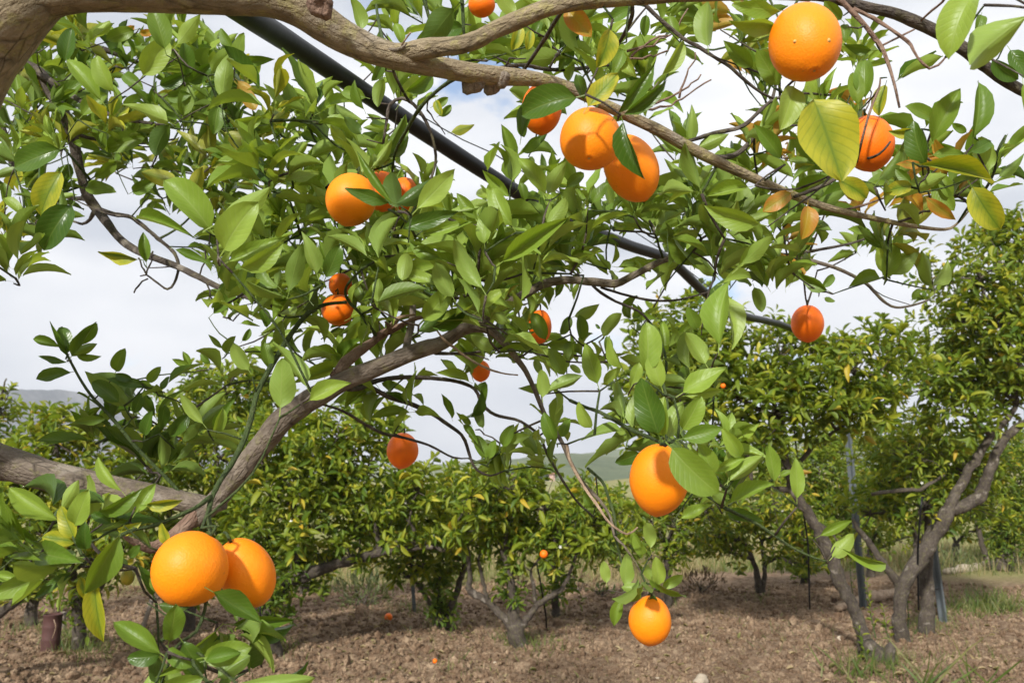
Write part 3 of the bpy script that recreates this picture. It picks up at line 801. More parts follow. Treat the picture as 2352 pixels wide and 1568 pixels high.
# long green twigs
limb(B, [(484, 1226, 9, 1.0), (480, 1190, 11, 1.05), (484, 1150, 12, 1.1), (505, 1105, 12, 1.15), (535, 1060, 13, 1.2), (560, 1010, 13, 1.24), (575, 965, 13, 1.27), (590, 905, 12, 1.3), (612, 860, 13, 1.33), (640, 812, 13, 1.36), (670, 765, 12, 1.38), (705, 722, 11, 1.4), (745, 700, 9, 1.42), (795, 694, 8, 1.45)], M_TWIGG, 9, .012, .07)
limb(B, [(484, 1140, 11, 1.1), (450, 1165, 10, 1.06), (400, 1188, 9, 1.03), (355, 1206, 8, 1.01), (310, 1215, 9, .99), (280, 1228, 10, .98), (262, 1245, 7, .97)], M_TWIGG, 8, .012, .08)
limb(B, [(482, 1160, 8, 1.09), (472, 1190, 8, 1.02), (462, 1215, 6, .96)], M_TWIGG, 7, .012, .07)
limb(B, [(430, 1150, 9, 1.5), (385, 1100, 8, 1.5), (343, 1058, 8, 1.5), (301, 1013, 8, 1.5), (259, 961, 8, 1.5), (217, 917, 7, 1.5), (190, 880, 6, 1.5), (170, 845, 6, 1.5), (155, 816, 5, 1.5)], M_TWIGG, 7, .015, .08)
limb(B, [(470, 1260, 7, .98), (478, 1330, 7, .95), (470, 1400, 8, .92), (450, 1450, 8, .9), (420, 1470, 7, .88), (390, 1500, 7, .86)], M_TWIGG, 7, .015, .08)
limb(B, [(420, 1470, 7, .88), (470, 1510, 7, .87), (540, 1565, 7, .85), (580, 1620, 7, .84)], M_TWIGG, 7, .015, .08)
# right hand twigs
limb(B, [(1925, -4, 14, 1.06), (1950, 20, 12, 1.06), (1988, 60, 11, 1.05), (2010, 90, 11, 1.05), (2026, 110, 10, 1.04), (2047, 168, 7, 1.03), (2058, 210, 6, 1.02), (2066, 248, 5, 1.02)], M_BARKR, 8, .012, .12)
limb(B, [(1960, 20, 9, 1.06), (2005, 42, 9, 1.05), (2040, 64, 8, 1.04), (2075, 88, 8, 1.03), (2092, 104, 7, 1.03), (2107, 132, 6, 1.02), (2135, 158, 6, 1.02), (2155, 150, 5, 1.02), (2172, 132, 3, 1.02)], M_BARKR, 8, .012, .15)
limb('dead_twig', [(2028, 104, 5, 1.04), (2060, 88, 5, 1.05), (2100, 68, 4, 1.06)], M_BARKR, 6, .012, .1, sk=False)
limb('dead_twig', [(2115, 48, 5, 1.08), (2140, 25, 6, 1.06), (2165, 5, 6, 1.04), (2180, -20, 6, 1.02)], M_BARKR, 6, .012, .1, sk=False)
limb(B, [(1465, -10, 10, 1.2), (1500, 30, 9, 1.2), (1568, 88, 9, 1.2), (1600, 105, 9, 1.2), (1638, 130, 8, 1.2), (1675, 152, 8, 1.21), (1701, 176, 8, 1.22), (1743, 210, 6, 1.24), (1775, 226, 5, 1.26)], M_BARKT, 8, .012, .12)
limb(B, [(1560, 330, 8, 1.28), (1600, 319, 9, 1.3), (1640, 306, 10, 1.32), (1697, 294, 10, 1.34), (1725, 275, 9, 1.35), (1742, 258, 9, 1.36), (1780, 228, 7, 1.38), (1840, 215, 6, 1.4), (1920, 220, 5, 1.42)], M_BARKT, 8, .012, .12)
limb(B, [(1590, 345, 8, 1.3), (1640, 360, 11, 1.34), (1683, 358, 12, 1.38), (1712, 338, 12, 1.4), (1732, 312, 11, 1.43), (1760, 272, 10, 1.46), (1775, 225, 8, 1.5), (1790, 150, 6, 1.55)], M_BARKT, 8, .012, .12)
limb(B, [(1825, 452, 8, 1.3), (1870, 435, 9, 1.32), (1911, 416, 9, 1.34), (1953, 383, 9, 1.35), (1981, 367, 7, 1.33), (2008, 360, 6, 1.28), (2030, 345, 5, 1.26), (2045, 325, 4, 1.26)], M_BARKT, 8, .012, .12)
limb(B, [(1968, 372, 6, 1.3), (1978, 330, 6, 1.26), (1991, 280, 6, 1.25), (2004, 240, 6, 1.25), (2019, 203, 5, 1.26), (2022, 180, 3, 1.27)], M_BARKR, 7, .012, .1)
limb(B, [(1930, 484, 6, 1.33), (1975, 474, 6, 1.34), (2010, 462, 5, 1.35), (2050, 448, 4, 1.35), (2090, 440, 3, 1.36)], M_BARKR, 6, .015, .15)
limb(B, [(2050, 514, 6, 1.35), (2093, 500, 6, 1.33), (2120, 485, 6, 1.3), (2142, 478, 5, 1.3), (2120, 400, 4, 1.28), (2124, 350, 5, 1.25), (2140, 300, 5, 1.22)], M_BARKT, 6, .015, .12)
limb(B, [(2200, 512, 5, 1.38), (2228, 470, 6, 1.35), (2262, 436, 7, 1.32), (2285, 390, 6, 1.28), (2290, 350, 6, 1.25), (2310, 310, 4, 1.24)], M_TWIGG, 6, .015, .1)
# centre top twigs
limb(B, [(1050, 178, 10, 1.1), (1015, 200, 9, 1.15), (980, 231, 9, 1.2), (958, 258, 9, 1.24), (941, 287, 9, 1.28), (922, 320, 8, 1.32), (908, 350, 6, 1.36), (900, 400, 5, 1.4)], M_TWIGG, 8, .015, .08)
limb(B, [(880, 330, 6, 1.3), (889, 273, 7, 1.3), (896, 240, 8, 1.3), (924, 226, 8, 1.3), (950, 240, 8, 1.3), (972, 268, 8, 1.3), (990, 305, 7, 1.3), (1001, 357, 7, 1.3), (998, 385, 6, 1.3), (990, 410, 6, 1.3), (975, 450, 5, 1.3)], M_BARKT, 8, .015, .1)
limb(B, [(1292, 25, 10, 1.03), (1272, 55, 10, 1.08), (1253, 87, 10, 1.12), (1228, 125, 9, 1.16), (1204, 160, 8, 1.2)], M_BARKD, 8, .015, .1)
limb(B, [(1449, 0, 12, 1.1), (1452, 35, 10, 1.2), (1438, 70, 10, 1.25), (1421, 101, 8, 1.3), (1400, 140, 6, 1.35)], M_BARKT, 8, .015, .1)
limb(B, [(1090, 170, 9, 1.12), (1140, 158, 9, 1.2), (1200, 150, 9, 1.3), (1260, 160, 9, 1.4), (1330, 158, 9, 1.5), (1400, 150, 7, 1.55), (1470, 165, 5, 1.6)], M_BARKD, 8, .015, .1)
limb(B, [(968, -30, 12, 1.3), (975, 0, 11, 1.3), (985, 40, 8, 1.3), (1000, 80, 6, 1.3)], M_TWIGG, 7, .015, .1)
limb(B, [(1058, -30, 10, 1.2), (1062, 10, 9, 1.2), (1064, 60, 8, 1.2), (1066, 82, 6, 1.2)], M_TWIGG, 7, .015, .1)
limb(B, [(890, 120, 9, 1.1), (876, 80, 8, 1.2), (868, 40, 7, 1.3), (860, -20, 6, 1.4)], M_TWIGG, 7, .015, .1)
limb(B, [(900, 130, 8, 1.1), (904, 165, 8, 1.2), (920, 200, 7, 1.25), (940, 235, 6, 1.3)], M_BARKD, 7, .015, .1)
for pts in ([(1500, 240), (1548, 222), (1580, 200), (1610, 168)], [(1560, 225), (1570, 190), (1585, 160), (1600, 120)], [(1450, 130), (1500, 100), (1545, 70), (1580, 20)], [(1480, 250), (1530, 246), (1570, 226), (1630, 180)], [(1440, 135), (1490, 132), (1530, 118)], [(1440, 118), (1495, 95), (1530, 85)]):
    limb('dead_twig', [(x, y, 6 - i, 1.35) for i, (x, y) in enumerate(pts)], M_BARKR, 6, .015, .15, jit=.002, sk=False)
for pts in ([(336, 632), (345, 600), (350, 580)], [(340, 640), (318, 655), (308, 672)], [(336, 630), (325, 612), (322, 590)], [(540, 705), (548, 720), (535, 735), (515, 728)], [(455, 640), (470, 600), (475, 560)], [(470, 640), (490, 690), (510, 700)]):
    limb('dead_twig', [(x, y, 4, 1.87) for i, (x, y) in enumerate(pts)], M_BARKD, 5, .015, .15, jit=.002, sk=False)
# lower centre / right
limb(B, [(1302, 1020, 7, 1.3), (1310, 1060, 8, 1.3), (1340, 1115, 7, 1.3), (1372, 1160, 7, 1.28), (1400, 1200, 6, 1.26), (1440, 1226, 5, 1.25), (1465, 1210, 3, 1.25)], M_DEAD, 7, .012, .12)
limb(B, [(1309, 919, 8, 1.55), (1345, 935, 8, 1.5), (1379, 947, 9, 1.45), (1449, 986, 9, 1.35), (1490, 1003, 8, 1.28), (1516, 1016, 7, 1.2)], M_TWIGG, 8, .012, .1)
limb(B, [(1530, 1018, 9, 1.2), (1535, 960, 8, 1.25), (1528, 900, 7, 1.3), (1510, 840, 6, 1.35)], M_TWIGG, 7, .012, .1)
limb(B, [(1534, 1020, 9, 1.2), (1552, 1070, 8, 1.15), (1600, 1120, 8, 1.12), (1673, 1169, 8, 1.12), (1743, 1205, 7, 1.12), (1813, 1253, 6, 1.12), (1870, 1280, 5, 1.12), (1900, 1289, 4, 1.12)], M_TWIGG, 7, .012, .08)
limb(B, [(1673, 1160, 6, 1.15), (1700, 1140, 5, 1.18), (1760, 1112, 5, 1.2), (1785, 1095, 4, 1.2)], M_TWIGG, 7, .012, .08)
limb(B, [(1350, 1075, 7, 1.5), (1385, 1108, 7, 1.45), (1400, 1150, 7, 1.42), (1412, 1187, 7, 1.4), (1416, 1240, 6, 1.38), (1430, 1300, 5, 1.37)], M_TWIGG, 7, .012, .1)
limb(B, [(1494, 741, 6, 1.7), (1520, 790, 6, 1.6), (1530, 850, 6, 1.5), (1500, 920, 6, 1.45)], M_TWIGG, 7, .012, .1)
limb(B, [(1840, 600, 5, 1.8), (1846, 640, 5, 1.9), (1850, 680, 4, 2.0), (1854, 700, 4, 2.05)], M_BARKT, 6, .012, .1)
limb(B, [(905, 995, 4, 1.96), (916, 1000, 4, 1.98), (922, 1004, 3, 2.02)], M_BARKT, 6, .012, .1)

# ---- the leaves one can pick apart: zone, base x y, tip x y, width, tone, depth (zone pixels)
HERO = """
1 940 495 1105 265 170 L 1.6;1 425 405 470 190 110 D 1.7;1 660 655 440 395 110 L 1.6;1 745 600 640 370 100 L 1.6;1 1080 320 1000 70 170 G 1.5;1 1165 290 1310 100 90 L 1.6
1 1530 330 1450 190 80 G 1.7;1 1545 400 1600 220 100 G 1.6;1 1610 420 1800 390 60 G 1.6;1 1460 650 1500 350 110 L 1.5;1 1390 470 1530 330 90 L 1.6;1 1210 500 1200 280 130 D 1.7;1 1240 540 1380 420 130 D 1.65
1 1110 800 805 690 95 L 1.5;1 390 980 100 1100 200 D 1.5;1 470 1350 290 1640 200 D 1.5;1 1110 820 1020 1020 170 D 1.6;1 400 1130 270 1410 190 Y 1.7;1 1560 560 1680 715 100 O 1.7;1 1560 530 1650 590 70 O 1.7
1 1500 980 1390 1100 90 Y 1.8;1 1430 700 1400 880 200 G 1.5;1 1470 870 1650 1050 130 Y 1.7;1 1640 1000 1950 900 90 L 1.5;1 1890 740 1730 550 60 L 1.6;1 1915 740 1850 530 90 G 1.6;1 1940 750 2180 505 110 L 1.55;1 2050 780 2170 620 80 G 1.6
1 1780 800 1900 720 90 Y 1.7;1 1540 800 1720 770 80 L 1.6;1 1380 1510 1080 1190 180 L 1.05;1 1400 1480 1765 1230 150 L 1.05;1 1470 1640 1690 1330 240 L 1.0;1 760 250 880 170 90 O 1.9;1 920 220 1010 210 80 O 1.9;1 900 1435 1270 1560 60 L 1.5
1 880 200 700 260 120 G 1.9;1 260 300 390 100 110 G 1.9;1 200 330 60 250 90 D 1.9;1 540 760 700 620 110 G 1.8;1 300 700 200 860 120 Y 1.9;1 950 900 700 980 120 G 1.9;1 620 1160 760 1060 110 G 1.9;1 1150 1190 930 1130 110 Y 1.8;1 1270 1290 1330 1100 130 Y 1.7;1 100 300 20 440 110 G 1.8
1 560 1230 760 1260 120 G 1.9;1 870 1260 1020 1180 110 G 1.9;1 1040 620 1200 750 110 G 1.7;1 1100 640 1250 620 110 G 1.7;1 1200 760 1230 560 120 G 1.7;1 30 1330 20 1200 100 G 1.9;1 140 1400 30 1300 100 L 1.8;1 690 480 570 400 90 G 1.8;1 810 490 940 590 90 G 1.7;1 1050 560 1210 490 90 D 1.7
4 1580 300 1860 130 115 L 1.0;4 1500 260 1880 100 95 L 1.02;4 1150 180 1400 290 55 G 1.5;4 1400 600 1590 430 70 G 1.5;4 905 245 650 195 75 Y 1.8;4 960 265 940 70 70 G 1.8
4 435 870 410 690 120 D 1.5;4 470 790 635 665 85 G 1.5;4 470 880 630 660 60 G 1.5;4 390 820 220 770 60 G 1.5;4 470 880 635 800 60 G 1.5;4 500 870 665 880 45 G 1.5;4 440 920 260 880 45 D 1.5;4 460 985 240 1030 80 D 1.5;4 450 870 330 655 35 G 1.5
4 760 980 820 830 85 G 1.5;4 970 1050 1055 950 80 G 1.5;4 970 1080 700 1030 65 D 1.5;4 1060 1100 1110 1015 60 D 1.5;4 780 1180 610 1050 120 D 1.5;4 700 1290 490 1310 60 G 1.5;4 1240 1260 1120 1400 110 D 1.5;4 880 1250 930 1120 110 D 1.5
4 1330 1320 1180 1120 70 L 1.25;4 1410 1380 1460 1220 110 L 1.25;4 1420 1390 1550 1150 70 G 1.3;4 1630 970 1530 800 100 L 1.3;4 1480 860 1545 750 65 G 1.4;4 1460 830 1370 740 35 G 1.4;4 1830 810 1850 650 110 G 1.4;4 1770 950 1730 790 90 G 1.35;4 1590 780 1640 700 65 G 1.5;4 950 1400 1000 1240 120 D 1.5;4 1050 1350 1080 1200 120 D 1.5
4 2010 1080 1790 800 95 L 1.05;4 1840 1220 1850 900 160 L 1.05;4 2030 1170 2300 1060 110 L 1.05;4 1810 580 1650 360 120 L 1.4;4 1750 690 1700 560 70 D 1.5;4 2080 340 1980 70 100 L 1.2;4 2140 360 2230 150 110 D 1.2;4 870 1030 760 1000 50 D 1.5;4 1250 960 1130 900 40 G 1.7;4 1250 950 1200 850 40 G 1.7;4 1380 930 1320 860 90 G 1.7
2 740 60 540 320 170 D 1.2;2 800 180 590 240 110 D 1.25;2 1140 100 1010 -60 120 L 1.1;2 400 290 350 160 80 L 1.25;2 130 200 60 -10 90 L 1.3;2 1120 330 1170 170 120 Y 1.2;2 1220 330 1240 200 70 Y 1.2;2 1760 190 1680 440 230 Y 1.0;2 1480 60 1640 240 160 O 1.02;2 1850 330 1790 480 110 G 1.1
2 1850 340 1940 510 80 L 1.1;2 2110 490 2240 260 90 L 1.2;2 1590 650 1540 490 130 D 1.1;2 1540 640 1190 760 240 D 1.0;2 1620 700 1810 490 140 Y 1.05;2 1820 740 2050 430 90 D 1.05;2 1860 750 2130 530 90 D 1.05;2 1850 810 1990 1170 120 D 1.0;2 600 700 700 640 55 G 1.5;2 640 760 720 690 55 G 1.5
2 720 870 870 820 55 Y 1.5;2 280 520 240 700 100 L 1.2;2 260 400 200 530 110 D 1.2;2 430 600 590 480 90 G 1.25;2 130 880 20 770 120 D 1.3;2 370 1360 330 1130 160 D 1.1;2 360 1340 580 1180 100 D 1.1;2 500 1370 740 1120 140 L 1.05;2 320 1330 30 1235 80 D 1.0;2 340 1340 110 1000 55 G 1.05
2 1100 1290 930 1120 75 L 1.3;2 1120 1480 1000 1240 120 L 1.15;2 1340 1270 1160 1040 100 L 1.2;2 1360 1270 1480 1060 100 L 1.2;2 1480 1230 1590 1140 80 G 1.2;2 1650 1330 1750 1200 80 G 1.3;2 940 1600 930 1410 140 L 1.15;2 1350 1470 1470 1300 140 L 1.15;2 890 1440 760 1270 80 G 1.2
2 700 1400 910 1360 60 L 1.2;2 540 1540 870 1450 70 L 1.15;2 400 1500 760 1390 100 D 1.1;2 1200 1320 1170 1200 80 G 1.3;2 1180 900 1230 640 90 D 1.2;2 1180 760 1200 900 90 D 1.22;2 1900 60 1750 150 120 G 1.3;2 2000 100 1990 240 100 G 1.3;2 2210 240 2160 110 80 G 1.3;2 1300 200 1450 100 100 G 1.4;2 1500 300 1430 460 90 G 1.4
2 940 360 900 260 80 G 1.4;2 1250 260 1310 140 100 D 1.4;2 1360 300 1400 420 80 Y 1.4;2 160 640 10 600 90 G 1.3;2 150 720 90 530 60 G 1.25;2 620 660 660 760 60 Y 1.4;2 1130 1080 1050 820 80 G 1.5;2 1190 1000 1300 900 90 G 1.5
3 730 570 640 850 190 L .98;3 860 650 1040 1180 400 Y .88;3 165 300 170 10 130 L 1.1;3 640 70 330 30 100 L .98;3 610 170 310 140 110 L 1.0;3 590 190 390 280 80 G 1.0;3 630 560 490 330 120 G 1.05;3 460 440 270 270 100 G 1.1;3 1240 330 1060 290 65 G 1.1
3 1040 130 930 10 90 G 1.02;3 1060 160 1070 280 60 G 1.1;3 1900 -30 1750 385 200 L .84;3 2260 110 1900 420 220 L .84;3 1960 100 1920 230 100 G .95;3 2030 400 2200 520 120 D 1.05;3 1640 930 1820 590 140 G 1.2;3 1910 900 1935 540 120 G 1.2;3 1640 780 1460 700 110 G 1.25;3 1600 1080 1520 800 120 D 1.2
3 1860 870 1770 810 65 G 1.25;3 1890 1000 2020 930 80 D 1.2;3 1640 1020 1840 1010 80 G 1.2;3 2010 1120 1960 900 130 L 1.22;3 2080 1160 2240 1010 65 G 1.2;3 1560 1080 2020 1210 115 Y 1.15;3 1560 1090 1400 1080 60 O 1.18;3 1900 1230 2080 1500 170 Y 1.1;3 1600 1300 1790 1440 85 O 1.15
3 1500 1220 1320 1260 110 Y 1.2;3 1290 1180 1450 930 80 G 1.22;3 1020 1180 1200 1300 190 Y 1.1;3 710 1270 530 1390 120 O 1.15;3 820 1350 780 1568 210 O 1.1;3 500 1470 150 1350 130 L 1.1;3 420 1230 160 1290 90 L 1.2;3 100 970 300 880 85 L 1.3;3 640 1040 470 820 100 G 1.25
3 2235 560 2250 880 80 L 1.0;3 1510 850 1350 860 60 Y 1.2;3 1700 1150 1760 1300 110 G 1.2;3 2150 330 2260 520 110 D 1.1;3 1500 1200 1400 1110 110 G 1.2;3 1650 1200 1780 1380 110 G 1.2;3 1330 560 1290 760 130 Y 1.3;3 1150 680 1120 480 130 G 1.3;3 1200 640 1200 400 120 G 1.3;3 1100 760 1030 640 90 G 1.3
5 650 240 450 130 90 G 1.2;5 430 200 400 380 220 L 1.05;5 920 430 740 110 110 L 1.1;5 1060 260 1480 -20 120 L 1.08;5 730 490 620 270 110 L 1.15;5 240 520 250 370 110 L 1.25;5 250 520 560 440 95 G 1.2;5 540 640 720 430 130 L 1.25;5 900 600 760 370 35 L 1.1;5 900 580 1100 440 80 L 1.2
5 500 720 680 550 100 D 1.3;5 600 690 830 550 80 D 1.3;5 1085 670 970 550 110 L 1.3;5 1000 830 850 740 100 L 1.4;5 1340 770 1260 600 120 G 1.5;5 1440 740 1500 620 80 G 1.55;5 1580 770 1560 610 100 G 1.5;5 1530 620 1690 540 75 L 1.5;5 1720 750 1840 600 90 L 1.45;5 1350 800 1530 790 70 G 1.5
5 1680 1060 1600 800 115 L 1.25;5 1720 1060 1840 950 60 L 1.3;5 1850 960 1760 750 65 L 1.25;5 1460 1000 1360 830 110 G 1.4;5 1320 1150 1310 970 140 L 1.2;5 1360 1110 1580 1010 75 L 1.25;5 1400 1430 1330 1250 100 G 1.3;5 1440 1410 1500 1290 90 G 1.3;5 1640 1350 1560 1180 140 L 1.25
5 2000 980 2000 660 150 L 1.05;5 2100 1080 2030 850 130 L 1.05;5 1900 1080 1950 920 90 L 1.1;5 2080 1390 1970 1030 180 D .98;5 2120 1400 2120 1150 110 L 1.0;5 2150 1410 2240 1180 110 L 1.02;5 900 1320 880 1200 70 G 1.5;5 850 1330 790 1260 45 G 1.5;5 930 1350 910 1220 70 G 1.5
5 1750 870 1740 750 60 G 1.4;5 1700 700 1670 670 90 D 1.5;5 1270 900 1310 1000 90 G 1.4;5 1500 940 1570 990 60 L 1.4;5 950 1550 880 1400 100 G 1.5;5 970 1550 1010 1430 80 G 1.5;5 1080 1440 1240 1400 60 L 1.5;5 1060 1470 1130 1330 110 G 1.5;5 1500 780 1480 900 60 G 1.5
6 240 800 310 400 170 L 1.02;6 180 530 310 350 100 D 1.3;6 470 430 520 590 90 G 1.6;6 700 330 560 260 100 G 1.6;6 950 450 760 330 80 G 1.6;6 920 430 990 350 60 G 1.6;6 1330 370 1380 150 105 L 1.4;6 1370 350 1550 170 95 L 1.4;6 1310 330 1280 150 65 L 1.45;6 1290 370 1090 430 85 G 1.6
6 1630 410 1570 190 75 L 1.4;6 1650 410 1740 250 80 L 1.4;6 1620 420 1540 290 50 G 1.4;6 1510 510 1560 440 45 G 1.7;6 0 1120 280 960 130 L 1.0;6 20 1140 260 1100 65 L 1.05;6 0 1360 120 1140 160 L 1.0;6 0 1420 260 1350 115 G .98;6 380 1540 250 1340 95 L 1.05;6 620 1568 550 1470 70 G 1.15
6 150 930 20 730 140 L 1.05;6 1400 390 1420 400 30 G 1.5;6 930 500 1000 520 40 G 1.7;6 100 700 30 560 90 G 1.3
7 380 500 70 290 130 L 1.0;7 400 430 510 240 95 L 1.0;7 490 530 580 300 150 L .98;7 490 620 400 410 125 Y .97;7 560 690 560 510 130 D .96;7 650 440 930 290 85 G 1.0;7 890 450 1020 260 95 L 1.0;7 800 310 650 90 65 L 1.1;7 960 400 1200 365 75 Y 1.0
7 500 740 110 690 115 G .96;7 780 600 560 970 160 G .92;7 470 840 220 1020 65 D .98;7 620 870 680 1290 115 Y .98;7 530 870 560 1020 60 Y .98;7 770 560 930 510 65 Y 1.0;7 1100 660 1060 520 85 Y .95;7 730 520 600 460 100 D 1.0;7 500 640 280 610 100 Y .98;7 250 640 0 500 45 G 1.0
7 1400 970 1705 1165 135 D .86;7 1110 1290 1150 1050 330 G .84;7 1050 1370 750 1170 125 G .86;7 1050 1380 840 1400 160 D .9;7 1110 1340 1260 1460 140 G .86;7 1200 1300 1340 1500 150 D .88;7 1340 1400 1650 1330 150 G .84;7 1350 1420 1580 1370 90 G .83;7 1430 1530 1640 1390 170 G .86;7 1490 1590 2050 1530 130 L .8
7 1080 1590 1330 1530 180 G .82;7 1370 1400 1440 1250 70 D .95;7 -20 860 145 890 65 L 1.2;7 1030 970 980 880 45 L 1.0;7 850 740 920 660 70 D 1.2;7 1030 1568 1030 1400 95 D .9;7 1000 990 900 790 70 D 1.1;7 840 800 720 760 60 G 1.1;7 1040 1050 1240 1070 80 D .9;7 60 700 -40 600 50 G 1.1
8 1740 910 1720 770 75 L 1.35;8 1860 930 1870 720 125 L 1.33;8 2030 680 2000 520 120 L 1.3;8 1990 720 1920 600 100 L 1.3;8 2110 930 2240 860 65 L 1.3;8 2080 920 2060 740 90 L 1.3;8 1980 960 1840 940 75 L 1.3;8 2050 990 2030 1110 70 D 1.28;8 1840 1010 1790 1190 75 G 1.35;8 1960 60 1800 120 160 D 1.15
8 2060 900 1990 800 80 L 1.33;8 1640 420 1600 300 60 G 1.5;8 1780 500 1800 640 60 G 1.4;8 1900 560 1950 700 60 G 1.35
9 -70 30 230 320 230 G .93;9 190 200 100 0 110 L 1.0;9 300 230 340 0 95 L 1.03;9 210 180 400 90 65 L 1.02;9 310 240 530 75 95 L 1.04;9 600 240 560 0 85 L 1.1;9 750 350 735 85 95 L 1.1;9 310 390 600 265 85 L 1.1;9 720 170 850 185 35 O 1.15;9 640 210 720 180 40 G 1.15
9 280 400 200 330 95 G 1.1;9 -10 490 190 400 75 L 1.1;9 905 600 1110 500 65 G 1.15;9 985 740 1120 590 115 L 1.13;9 1050 690 1330 780 55 L 1.12;9 160 160 40 0 110 L 1.0
"""
FG = Leaves()
TK = list(TONES)
anchors = []
for ln_ in HERO.replace('\n', ';').split(';'):
    a = ln_.split()
    if len(a) != 8: continue
    z = int(a[0]); bx, by = ZP(z, float(a[1]), float(a[2])); tx, ty = ZP(z, float(a[3]), float(a[4]))
    wpx = float(a[5]) * .35; d = float(a[7])
    d += R.uniform(-.015, .015)
    Lpx = math.hypot(tx - bx, ty - by)
    dd = R.uniform(-.35, .35) * Lpx * d / F
    b0 = P(bx, by, d); t0 = P(tx, ty, d - abs(dd) * .6 if R.random() < .6 else d + abs(dd))
    ax = t0 - b0
    vd = unit(CP - b0)
    nr = unit(vd - unit(ax) * np.dot(vd, unit(ax)))
    side = np.cross(unit(ax), nr)
    an = R.uniform(-.5, .5)
    nr = nr * math.cos(an) + side * math.sin(an)
    tone = a[6]
    if tone == 'L' and R.random() < .45 or tone != 'L' and R.random() < .12: nr = -nr
    wid = wpx * d / F / max(.6, math.cos(an)) * 1.06
    # natural leaves: width is never more than .62 of the length
    wid = min(wid, np.linalg.norm(ax) * (.74 if wpx > 120 else .56 if wpx * 1.0 > 55 else .50))
    FG.add(b0, ax, nr, np.linalg.norm(ax) * 1.02, wid, TK.index(tone), R.random(), 8 + R.randrange(4) if wid > .47 * np.linalg.norm(ax) else R.randrange(8))
    anchors.append((b0 - unit(ax) * .012, .0011))
nhero = len(anchors)

# ---- the rest of the canopy: runs read along rows 56 high: (x0, x1, amount)
ROWS = {
0: [(40, 120, 1), (860, 960, 3), (960, 1200, 5), (1200, 1400, 4), (1400, 1560, 3), (1560, 1760, 5), (1880, 1960, 2)],
1: [(90, 470, 6), (500, 560, 1), (860, 930, 3), (960, 1110, 6), (1150, 1450, 6), (1450, 1750, 4), (1900, 1990, 4)],
2: [(10, 560, 7), (850, 900, 3), (1170, 1250, 3), (1300, 1450, 5), (1450, 1760, 3), (1900, 2000, 5)],
3: [(0, 590, 7), (640, 790, 3), (860, 960, 4), (1290, 1530, 4), (1760, 1860, 3), (1950, 2060, 5)],
4: [(0, 600, 7), (610, 800, 5), (860, 1000, 4), (1000, 1030, 2), (1210, 1340, 4), (1430, 1510, 3), (1730, 1960, 5), (1960, 2040, 4), (2100, 2190, 2)],
5: [(0, 560, 7), (570, 850, 6), (870, 960, 3), (1170, 1290, 3), (1730, 1990, 5), (2100, 2300, 3)],
6: [(0, 150, 5), (170, 560, 6), (560, 800, 6), (820, 960, 4), (1100, 1240, 5), (1550, 1950, 5), (2060, 2330, 4)],
7: [(0, 140, 5), (180, 540, 4), (570, 1040, 6), (1140, 1300, 6), (1510, 1780, 6), (1790, 2190, 4), (2240, 2300, 2)],
8: [(0, 150, 5), (190, 400, 1), (420, 1100, 6), (1110, 1800, 7), (1810, 1990, 4), (2250, 2300, 2)],
9: [(0, 110, 5), (340, 400, 2), (460, 1080, 7), (1080, 1860, 8), (1860, 2040, 4)],
10: [(0, 100, 4), (440, 1340, 8), (1340, 1440, 6), (1500, 1760, 6), (1760, 2080, 4)],
11: [(500, 1250, 8), (1250, 1320, 4), (1410, 1690, 3), (1620, 1880, 5)],
12: [(500, 860, 7), (860, 1190, 7), (1240, 1370, 3), (1430, 1490, 2), (1690, 1740, 3)],
13: [(640, 720, 4), (720, 870, 6), (970, 1040, 3), (1110, 1290, 5), (1340, 1430, 2), (1470, 1550, 3)],
14: [(490, 570, 1), (620, 750, 4), (760, 880, 5), (1100, 1240, 5), (1260, 1390, 3), (1440, 1590, 4)],
15: [(210, 390, 3), (450, 600, 1), (620, 700, 3), (800, 1100, 3), (1130, 1290, 3), (1440, 1640, 4)],
16: [(210, 390, 5), (600, 690, 2), (900, 1090, 3), (1210, 1290, 2), (1470, 1640, 4)],
17: [(190, 440, 5), (960, 1010, 1), (1070, 1190, 2), (1240, 1340, 3), (1430, 1680, 4)],
18: [(240, 470, 4), (1070, 1190, 2), (1260, 1390, 3), (1550, 1740, 4)],
19: [(230, 330, 3), (1400, 1440, 2), (1590, 1740, 3)],
20: [(40, 260, 4), (280, 440, 2), (1590, 1760, 2)],
21: [(20, 330, 5), (1500, 1530, 1)],
22: [(50, 290, 4), (1380, 1520, 2)],
23: [(190, 250, 2), (1390, 1490, 1)],
24: [(350, 520, 2), (1500, 1560, 1)], 25: [(330, 560, 3)], 26: [(310, 580, 4)], 27: [(360, 600, 4)],
}
def dep(x, y):
    if y > 1080 and x < 700: return R.uniform(.95, 1.12)
    if x < 560 and y < 600: return R.uniform(1.75, 2.7)
    if x < 500 and y > 780: return R.uniform(1.45, 1.75)
    if y > 1080 and x > 1300: return R.uniform(1.25, 1.45)
    if x > 2040: return R.uniform(1.25, 1.7)
    if y < 380: return R.uniform(1.35, 2.3)
    if x > 1400 and y > 780: return R.uniform(1.3, 1.9)
    if y > 780: return R.uniform(1.5, 2.1)
    return R.uniform(1.2, 2.2)
fb, fd, ft, fl = [], [], [], []
